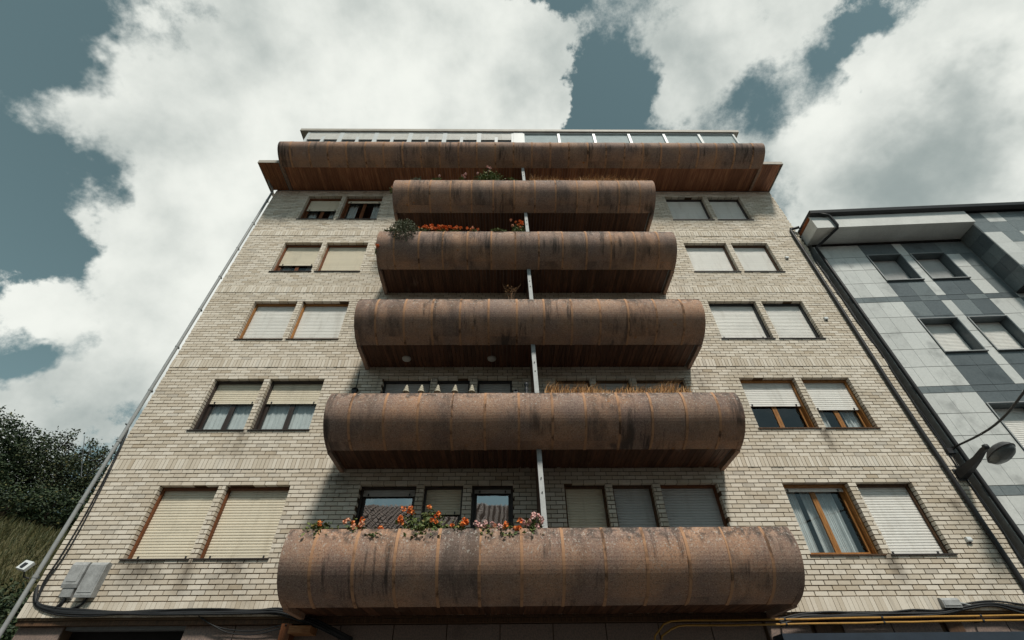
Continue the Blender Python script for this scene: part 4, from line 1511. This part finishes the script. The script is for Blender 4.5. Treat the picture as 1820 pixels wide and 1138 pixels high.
# lanterns and ornaments on the second balcony
ZB2 = BZ[1] - 0.045 + 1.0
t = empty('lantern', (-3.82, -0.08, 7.86), 'small black lantern hanging on the brick left of the second balcony windows', 'lantern')
MB().box(-3.87, -3.77, -0.13, -0.03, 7.83, 7.96).build('glass_case', M['lamp_grey'], t)
MB().lathe([(0.09, 0), (0.06, 0.04), (0.02, 0.07), (0, 0.07)], (-3.82, -0.08, 7.96), 8).build('cap', M['black_frame'], t)
ORD = ('leftmost', 'second from left', 'middle', 'fourth from left', 'rightmost')
for k, x in enumerate((-2.15, -1.83, -1.48, -1.11, -0.75)):
    t = empty('tree_ornament', (x, -1.555, ZB2), ORD[k] + ' of the five little cream fir ornaments along the second balcony rim', 'ornament', 'cream fir ornaments on the balcony rim')
    zb = ZB2 - 0.06
    MB().lathe([(0.045, 0), (0.045, 0.06), (0.015, 0.065), (0.015, 0.12)], (x, -1.545, zb), 10).build('stand', M['ornament'], t)
    c_ = MB()
    for j in range(3):
        c_.lathe([(0.0, 0.12 + 0.055 * j), (0.075 - 0.017 * j, 0.12 + 0.055 * j), (0.045 - 0.015 * j, 0.19 + 0.055 * j), (0, 0.20 + 0.055 * j)], (x, -1.545, zb), 10)
    c_.build('fir', M['ornament'], t)
t = empty('garden_figure', (0.42, -1.50, ZB2 - 0.03), 'dark little figure standing on the rim beside the dividing screen', 'figurine')
MB().lathe([(0.05, 0), (0.06, 0.05), (0.03, 0.12), (0.05, 0.17), (0.035, 0.22), (0.015, 0.24), (0.045, 0.28), (0.05, 0.32), (0.03, 0.36), (0, 0.37)], (0.42, -1.50, ZB2 - 0.03), 10).build('body', M['lamp_grey'], t, True)
t = empty('lantern', (0.19, -1.50, ZB2 - 0.03), 'small black lantern standing on the rim beside the dark figure', 'lantern')
MB().box(0.14, 0.24, -1.55, -1.45, ZB2 - 0.03, ZB2 + 0.10).build('glass_case', M['lamp_grey'], t)
MB().lathe([(0.075, 0), (0.05, 0.03), (0.015, 0.05), (0, 0.05)], (0.19, -1.50, ZB2 + 0.10), 8).build('cap', M['black_frame'], t)


# ------------------------------------------------------------------ plants
def leaves_array(C, N_, size, rnd, droop=0.2, ratio=0.6):
    """N_ leaf quads (bent) at centres C"""
    V = np.zeros((N_, 4, 3))
    a = rnd.uniform(0, 2 * np.pi, N_)
    el = rnd.uniform(-0.9, 0.9, N_)
    d = np.stack([np.cos(a) * np.cos(el), np.sin(a) * np.cos(el), np.sin(el) - droop], 1)
    d /= np.linalg.norm(d, axis=1)[:, None]
    up = rnd.normal(0, 1, (N_, 3))
    s = np.cross(d, up)
    s /= np.linalg.norm(s, axis=1)[:, None] + 1e-9
    L = size * rnd.uniform(0.6, 1.3, N_)[:, None]
    nrm = np.cross(d, s)
    V[:, 0] = C - d * L * .5
    V[:, 1] = C + s * L * ratio * .5 + nrm * L * .12
    V[:, 2] = C + d * L * .5
    V[:, 3] = C - s * L * ratio * .5 + nrm * L * .12
    return V.reshape(-1, 3)


def clump(name, x, y, z, w, h, label, cat='plant', group=None, leaf='plant_green', nleaf=260, flowers=(), size=0.055, trail=0.0, nf=0, seed=1, dpt=0.16):
    rnd = np.random.default_rng(seed)
    t = empty(name, (x, y, z), label, cat, group)
    th = rnd.uniform(0, 2 * np.pi, nleaf)
    rad = np.sqrt(rnd.random(nleaf))
    hh = rnd.random(nleaf)
    lump = 0.75 + 0.25 * np.sin(3 * th + seed) + 0.2 * rnd.normal(0, .5, nleaf)
    C = np.stack([x + w / 2 * rad * np.cos(th) * lump, y + dpt * rad * np.sin(th), z + h * hh * (1 - 0.55 * rad ** 2) * lump - trail * rad * (rnd.random(nleaf) ** 2)], 1)
    if trail:
        C[:, 1] -= 0.10 * (C[:, 2] < z)
    link('foliage', quad_mesh('foliage', leaves_array(C, nleaf, size, rnd), np.arange(nleaf * 4).reshape(-1, 4), M[leaf]), t)
    st = MB()
    for i in range(10):
        q = C[rnd.integers(nleaf)]
        b0 = (x + (q[0] - x) * .4, y, z - 0.05)
        st.tube([b0, ((b0[0] + q[0]) / 2, (y + q[1]) / 2, (z + q[2]) / 2 + .03), tuple(q)], 0.005, 4, False)
    st.build('stem', M['stem'], t)
    for i in range(nf):
        fmat = flowers[i % len(flowers)]
        th_ = rnd.uniform(0, 2 * math.pi)
        fx = x + w / 2 * rnd.uniform(-1, 1)
        fz = z + h * rnd.uniform(0.4, 0.95) - trail * 0.5 * (rnd.random() < 0.25)
        fy = y - dpt * rnd.uniform(0.3, 1.1)
        k = 26
        dd = rnd.normal(0, 1, (k, 3))
        dd /= np.linalg.norm(dd, axis=1)[:, None]
        fc = np.array([fx, fy, fz]) + dd * 0.037 * rnd.uniform(.7, 1.2)
        link('flower_head', quad_mesh('flower_head', leaves_array(fc, k, 0.042, rnd, 0, 0.9), np.arange(k * 4).reshape(-1, 4), M[fmat]), t)
    return t


def zrim(i):
    return BZ[i] - 0.045 + 0.99


PLANTS = [
    (0, -3.25, 0.75, 0.30, 'leafy green plant at the left end of the lowest balcony', 'plant_green', 170, ('petal_orange',), 1, 0.04),
    (0, -2.62, 0.40, 0.30, 'peach flowered geranium second from the left end of the lowest balcony', 'plant_green', 100, ('petal_peach', 'petal_orange'), 7, 0.0),
    (0, -2.25, 0.35, 0.14, 'low green trailing plant between two geraniums on the lowest balcony', 'plant_green', 90, ('petal_orange',), 1, 0.08),
    (0, -1.45, 0.95, 0.50, 'largest geranium of the lowest balcony, bushy with orange flowers', 'plant_green', 420, ('petal_orange',), 12, 0.10),
    (0, -0.86, 0.42, 0.30, 'orange geranium right of the largest one on the lowest balcony', 'plant_green', 110, ('petal_orange',), 6, 0.0),
    (0, -0.36, 0.50, 0.22, 'pink and peach geranium below the third window of the lowest balcony', 'plant_green', 110, ('petal_pink', 'petal_pink', 'petal_peach'), 8, 0.04),
    (0, 0.02, 0.42, 0.22, 'orange geranium left of the pink one by the screen', 'plant_green', 110, ('petal_orange',), 6, 0.08),
    (0, 0.43, 0.40, 0.36, 'pink and white geranium against the lowest dividing screen', 'plant_green', 150, ('petal_pink',), 10, 0.05),
    (3, -3.35, 0.55, 0.14, 'low green trailing plant at the left corner of the fourth balcony', 'plant_green', 120, (), 0, 0.08),
    (3, -2.40, 0.42, 0.22, 'orange geranium nearest the round bush on the fourth balcony', 'plant_green', 70, ('petal_orange',), 10, 0.0),
    (3, -1.95, 0.42, 0.20, 'densest orange geranium in the middle of the fourth balcony row', 'plant_green', 70, ('petal_orange',), 12, 0.05),
    (3, -1.50, 0.42, 0.18, 'orange geranium at the right of the fourth balcony row', 'plant_green', 70, ('petal_orange',), 8, 0.0),
    (3, -0.98, 0.40, 0.12, 'sparse orange and peach geranium low on the fourth balcony', 'plant_green', 60, ('petal_orange', 'petal_peach'), 5, 0.0),
    (3, -0.25, 0.55, 0.22, 'green shrub without flowers on the fourth balcony', 'plant_green', 200, (), 0, 0.05),
    (3, 0.33, 0.42, 0.50, 'tall orange geranium against the screen of the fourth balcony', 'plant_green', 130, ('petal_orange', 'petal_orange', 'petal_peach'), 9, 0.12),
    (4, -3.02, 0.45, 0.10, 'low dark green plant at the left end of the fifth balcony', 'plant_grey', 90, (), 0, 0.0),
    (4, -2.35, 0.40, 0.12, 'small green plant left of the pink flowers on the fifth balcony', 'plant_green', 80, ('petal_pink',), 1, 0.0),
    (4, -1.52, 0.30, 0.24, 'thin pink flowered plant on the fifth balcony', 'plant_green', 60, ('petal_pink',), 4, 0.0),
    (4, -0.62, 1.1, 0.72, 'broad green bush dotted with pink on the fifth balcony', 'plant_green', 560, ('petal_pink',), 4, 0.0),
    (4, 0.15, 0.45, 0.10, 'low green plant left of the fifth balcony screen', 'plant_green', 90, (), 0, 0.0),
]
for k, (fl, x, w, h, lb, leaf, nl, fls, nf, tr) in enumerate(PLANTS):
    nm = 'geranium' if 'geranium' in lb else ('flowering_plant' if 'flower' in lb else 'potted_plant')
    clump(nm, x, -1.52, zrim(fl) - 0.03 + (0, 0, 0, 0.03, 0.06)[fl], w, h + (0, 0, 0, 0.06, 0.14)[fl], lb, 'plant', 'plants along the balcony rims', leaf, int(nl * 1.9), fls, 0.075, tr, nf, 20 + k, 0.12)

# round grey-green bush hanging over the fourth balcony
t = empty('round_bush', (-2.98, -1.6, zrim(3)), 'round grey green bush bulging over the rim of the fourth balcony', 'bush')
rnd = np.random.default_rng(99)
nb_ = 2400
d = rnd.normal(0, 1, (nb_, 3))
d /= np.linalg.norm(d, axis=1)[:, None]
rad = rnd.uniform(0.55, 1.05, nb_)[:, None]
C = np.array([-2.97, -1.66, zrim(3) - 0.10]) + d * rad * np.array([0.42, 0.34, 0.42])
link('foliage', quad_mesh('foliage', leaves_array(C, nb_, 0.05, rnd), np.arange(nb_ * 4).reshape(-1, 4), M['plant_grey']), t)
st = MB()
for i in range(24):
    q = C[rnd.integers(nb_)]
    st.tube([(-2.98, -1.46, zrim(3) - 0.1), tuple((np.array([-2.98, -1.55, zrim(3)]) + q) / 2), tuple(q)], 0.007, 4, False)
st.build('stem', M['stem'], t)
# side trailers
clump('trailing_plant', -3.70, -1.50, zrim(3) - 0.85, 0.12, 0.40, 'thin orange flowered trailer hanging down the left end of the fourth balcony', 'plant', None, 'plant_green', 30, ('petal_orange',), 0.05, 0.0, 5, 77, 0.10)
clump('trailing_plant', -3.78, -1.42, zrim(4) - 0.45, 0.20, 0.40, 'small leafy trailer at the left end of the fifth balcony', 'plant', None, 'plant_green', 90, ('petal_peach',), 0.06, 0.1, 1, 78, 0.10)


def dry_grass(x0, x1, z, n, h, seed, name, label, y=-1.53, lean=0.25, hvar=0.6):
    r = np.random.default_rng(seed)
    V = []
    x = r.uniform(x0, x1, n)
    dens = 0.5 + 0.5 * np.sin(x * 5.1 + seed) * np.sin(x * 2.3)
    H = h * (0.35 + hvar * r.random(n)) * (0.55 + 0.6 * dens)
    yy = y + r.normal(0, 0.025, n)
    a = r.uniform(0, np.pi, n)
    w = 0.006 + 0.004 * r.random(n)
    lx = r.normal(0.25, lean, n) * H
    ly = r.normal(-0.1, lean, n) * H
    V = np.zeros((n, 6, 3))
    for k, (s, f) in enumerate(((-1, 0), (1, 0), (1, .6), (-1, .6))):
        V[:, k] = np.stack([x + s * w * np.cos(a) * (1 - .4 * f) + lx * f * f, yy + s * w * np.sin(a) + ly * f * f, z + H * f], 1)
    V[:, 4] = np.stack([x + w * .2 + lx, yy + ly, z + H * .95], 1)
    V[:, 5] = np.stack([x - w * .2 + lx, yy + ly, z + H * .95], 1)
    F = np.concatenate([np.arange(n)[:, None] * 6 + np.array([[0, 1, 2, 3]]), np.arange(n)[:, None] * 6 + np.array([[3, 2, 4, 5]])])
    o = link(name, quad_mesh(name, V.reshape(-1, 3), F, M['dry_grass']))
    tag(o, label, 'dry grass', kind='stuff')


dry_grass(0.80, 3.95, zrim(1) - 0.02, 750, 0.36, 3, 'dry_grass', 'dry straw coloured grass along the right half of the second balcony')
dry_grass(0.75, 4.65, zrim(4) - 0.02, 1100, 0.34, 4, 'dry_grass', 'dry straw coloured grass along the right half of the fifth balcony', lean=0.5)


def twig_plant(x, z, h, n, seed, label, y=-1.50, spread=0.25):
    r = random.Random(seed)
    t = empty('dried_plant', (x, y, z), label, 'plant')
    m = MB()
    fl = []
    for i in range(n):
        dx, hh = r.uniform(-spread, spread), h * r.uniform(0.5, 1)
        tip = (x + dx, y + r.uniform(-.08, .08), z + hh)
        mid = (x + dx * .35, y, z + hh * .5)
        m.tube([(x + dx * .1, y, z - 0.05), mid, tip], [0.006, 0.004, 0.002], 5, False)
        for j in range(4):
            f = r.uniform(0.4, 0.95)
            b = (x + dx * f * f, y, z + hh * f)
            e_ = (b[0] + r.uniform(-.10, .10), b[1] + r.uniform(-.05, .05), b[2] + r.uniform(.02, .13))
            m.tube([b, e_], 0.003, 4, False)
            fl.append(e_)
    m.build('stem', M['dry_stem'], t)
    k = len(fl) * 3
    C = np.repeat(np.array(fl), 3, axis=0) + np.random.default_rng(seed).normal(0, .012, (k, 3))
    link('seed_head', quad_mesh('seed_head', leaves_array(C, k, 0.03, np.random.default_rng(seed)), np.arange(k * 4).reshape(-1, 4), M['dry_grass']), t)


twig_plant(0.10, zrim(2) - 0.05, 0.66, 6, 5, 'tall bare dried stems left of the third balcony screen')
twig_plant(0.98, zrim(4) - 0.05, 0.55, 8, 8, 'dry brown twigs right of the fifth balcony screen')
clump('potted_plant', 0.42, -1.45, zrim(2) - 0.03, 0.30, 0.12, 'small yellowing plant at the foot of the third balcony screen', 'plant', None, 'dry_grass', 50, (), 0.05, 0.0, 0, 91, 0.1)


# ------------------------------------------------------------------ trees on the hill
def tree(x, y, h, cw, label, seed, leaf, nclump, per, tall=1.0, sprigs=0):
    z = hill_z(x, y) - 0.2
    t = empty('tree', (x, y, z), label, 'tree', 'trees on the hill')
    r = np.random.default_rng(seed)
    m = MB()
    m.tube([(x, y, z), (x + .1, y, z + h * .25), (x - .1, y + .1, z + h * .55), (x, y, z + h * .8)], [0.20, 0.16, 0.10, 0.04], 8)
    cl = []
    for i in range(nclump):
        d = r.normal(0, 1, 3)
        d /= np.linalg.norm(d)
        rr_ = r.uniform(0.35, 1.0) ** 0.6
        c = np.array([x, y, z + h * .56]) + d * rr_ * np.array([cw / 2, cw / 2, h * .46])
        if c[2] < z + .1:
            c[2] = z + .2
        cl.append(c)
    for s in range(sprigs):
        c = np.array([x + r.uniform(-.45, .45) * cw, y + r.uniform(-.3, .3) * cw, z + h * r.uniform(1.0, 1.16)])
        cl.append(c)
    for c in cl[::3] + (cl[-sprigs:] if sprigs else []):
        b = (x + (c[0] - x) * .5, y + (c[1] - y) * .5, min(z + h * r.uniform(.2, .6), c[2])) if c[2] < z + h * 0.98 else (x + (c[0] - x) * .85, y, z + h * .86)
        m.tube([b, tuple((np.array(b) + c) / 2 + r.normal(0, .15, 3)), tuple(c)], [0.035, 0.022, 0.008], 5, False)
    m.build('trunk', M['bark'], t)
    C = []
    for i, c in enumerate(cl):
        n = per if i < nclump else per // 2
        sg = (0.36 if i < nclump else 0.17) * r.uniform(.7, 1.3)
        C.append(c + r.normal(0, 1, (n, 3)) * sg * np.array([1, 1, .75]))
    C = np.concatenate(C)
    link('crown', quad_mesh('crown', leaves_array(C, len(C), 0.17, r), np.arange(len(C) * 4).reshape(-1, 4), M[leaf]), t)


def hp(az, rr_):
    return -math.sin(R(az)) * rr_, math.cos(R(az)) * rr_ - 9.8


TREES = [
    (51.5, 43, 5.5, 6.2, 'tallest dense dark tree at the left edge of the hill', 1, 'leaf_dark', 150, 70, 0),
    (48.6, 44, 4.9, 4.4, 'dense rounded tree behind the tallest one on the hill', 2, 'leaf_dark', 110, 70, 0),
    (46.8, 44, 4.9, 3.6, 'ragged tree with loose sprigs in the middle of the hill', 3, 'leaf_mid', 80, 60, 7),
    (44.6, 43, 4.9, 3.4, 'ragged tree whose highest sprigs stand against the sky', 4, 'leaf_mid', 80, 60, 12),
    (42.6, 43.5, 5.0, 3.2, 'sparse tree nearest the grey drainpipe of the building', 5, 'leaf_mid', 75, 55, 10),
    (40.2, 44, 4.8, 3.4, 'tree mostly hidden by the left edge of the building', 6, 'leaf_mid', 60, 50, 4),
]
for az_, rr_, h, cw, lb, sd, lf, nc, per, sp in TREES:
    x, y = hp(az_, rr_)
    tree(x, y, h, cw, lb, sd, lf, nc, per, 1.0, sp)
for k, (az_, rr_, h, cw, lb) in enumerate(((49.8, 40.5, 2.4, 3.2, 'low dark shrub at the foot of the tallest tree'), (47.0, 41, 2.2, 3.2, 'low shrub below the ragged middle tree'), (44.2, 41, 2.4, 3.0, 'low shrub above the grass left of the building edge'), (41.8, 41, 2.2, 3.0, 'low shrub tucked against the building edge'), (43.6, 27.5, 1.5, 2.2, 'dark bramble in the lower left corner of the grass'), (41.3, 25.5, 1.2, 2.0, 'dark bramble beside the foot of the grey drainpipe'))):
    x, y = hp(az_, rr_)
    tree(x, y, h, cw, lb, 40 + k, 'leaf_dark', 60, 50, 1.0, 0)

# ------------------------------------------------------------------ the house across the street (seen mirrored in the windows)
ho = empty('tiled_house', (0, -22, 0), 'plastered house across the street, its tiled roof mirrored in the first floor windows', 'house')
MB().box(-16, 16, -31.8, -20.2, 0, 10.8).build('wall', M['house_wall'], ho)
rt = MB()
EY, EZ, RY, RZ = -19.6, 10.7, -26, 14.6
rt.poly([(-16.6, EY, EZ), (16.6, EY, EZ), (16.6, RY, RZ), (-16.6, RY, RZ)])
rt.poly([(-16.6, RY, RZ), (16.6, RY, RZ), (16.6, -32.4, EZ), (-16.6, -32.4, EZ)])
rt.poly([(-16.6, EY, EZ - .15), (-16.6, -32.4, EZ - .15), (16.6, -32.4, EZ - .15), (16.6, EY, EZ - .15)])
ro = rt.build('roof', M['terracotta'], ho)
tl = MB()
nrow, ncol = 20, 90
for j in range(nrow):
    t0, t1 = j / nrow, (j + 1.15) / nrow
    for i in range(ncol):
        x0 = -16.6 + 33.2 * i / ncol
        x1 = x0 + 33.2 / ncol
        xm = (x0 + x1) / 2
        ya, za = EY + (RY - EY) * t0, EZ + (RZ - EZ) * t0
        yb, zb = EY + (RY - EY) * t1, EZ + (RZ - EZ) * t1
        tl.poly([(x0, ya, za + .05), (xm, ya, za + .16), (xm, yb, zb + .12), (x0, yb, zb + .01)])
        tl.poly([(xm, ya, za + .16), (x1, ya, za + .05), (x1, yb, zb + .01), (xm, yb, zb + .12)])
tl.build('roof_tiles', M['terracotta'], ro)['kind'] = 'stuff'
for i in range(6):
    for z in (1.2, 4.4, 7.6):
        x = -13 + 5.2 * i
        w = MB().box(x - 0.6, x + 0.6, -20.19, -20.12, z, z + 1.5).build('window', M['red_wood'], ho)
        MB().box(x - 0.5, x + 0.5, -20.118, -20.10, z + .1, z + 1.4).build('pane', M['dark'], w)
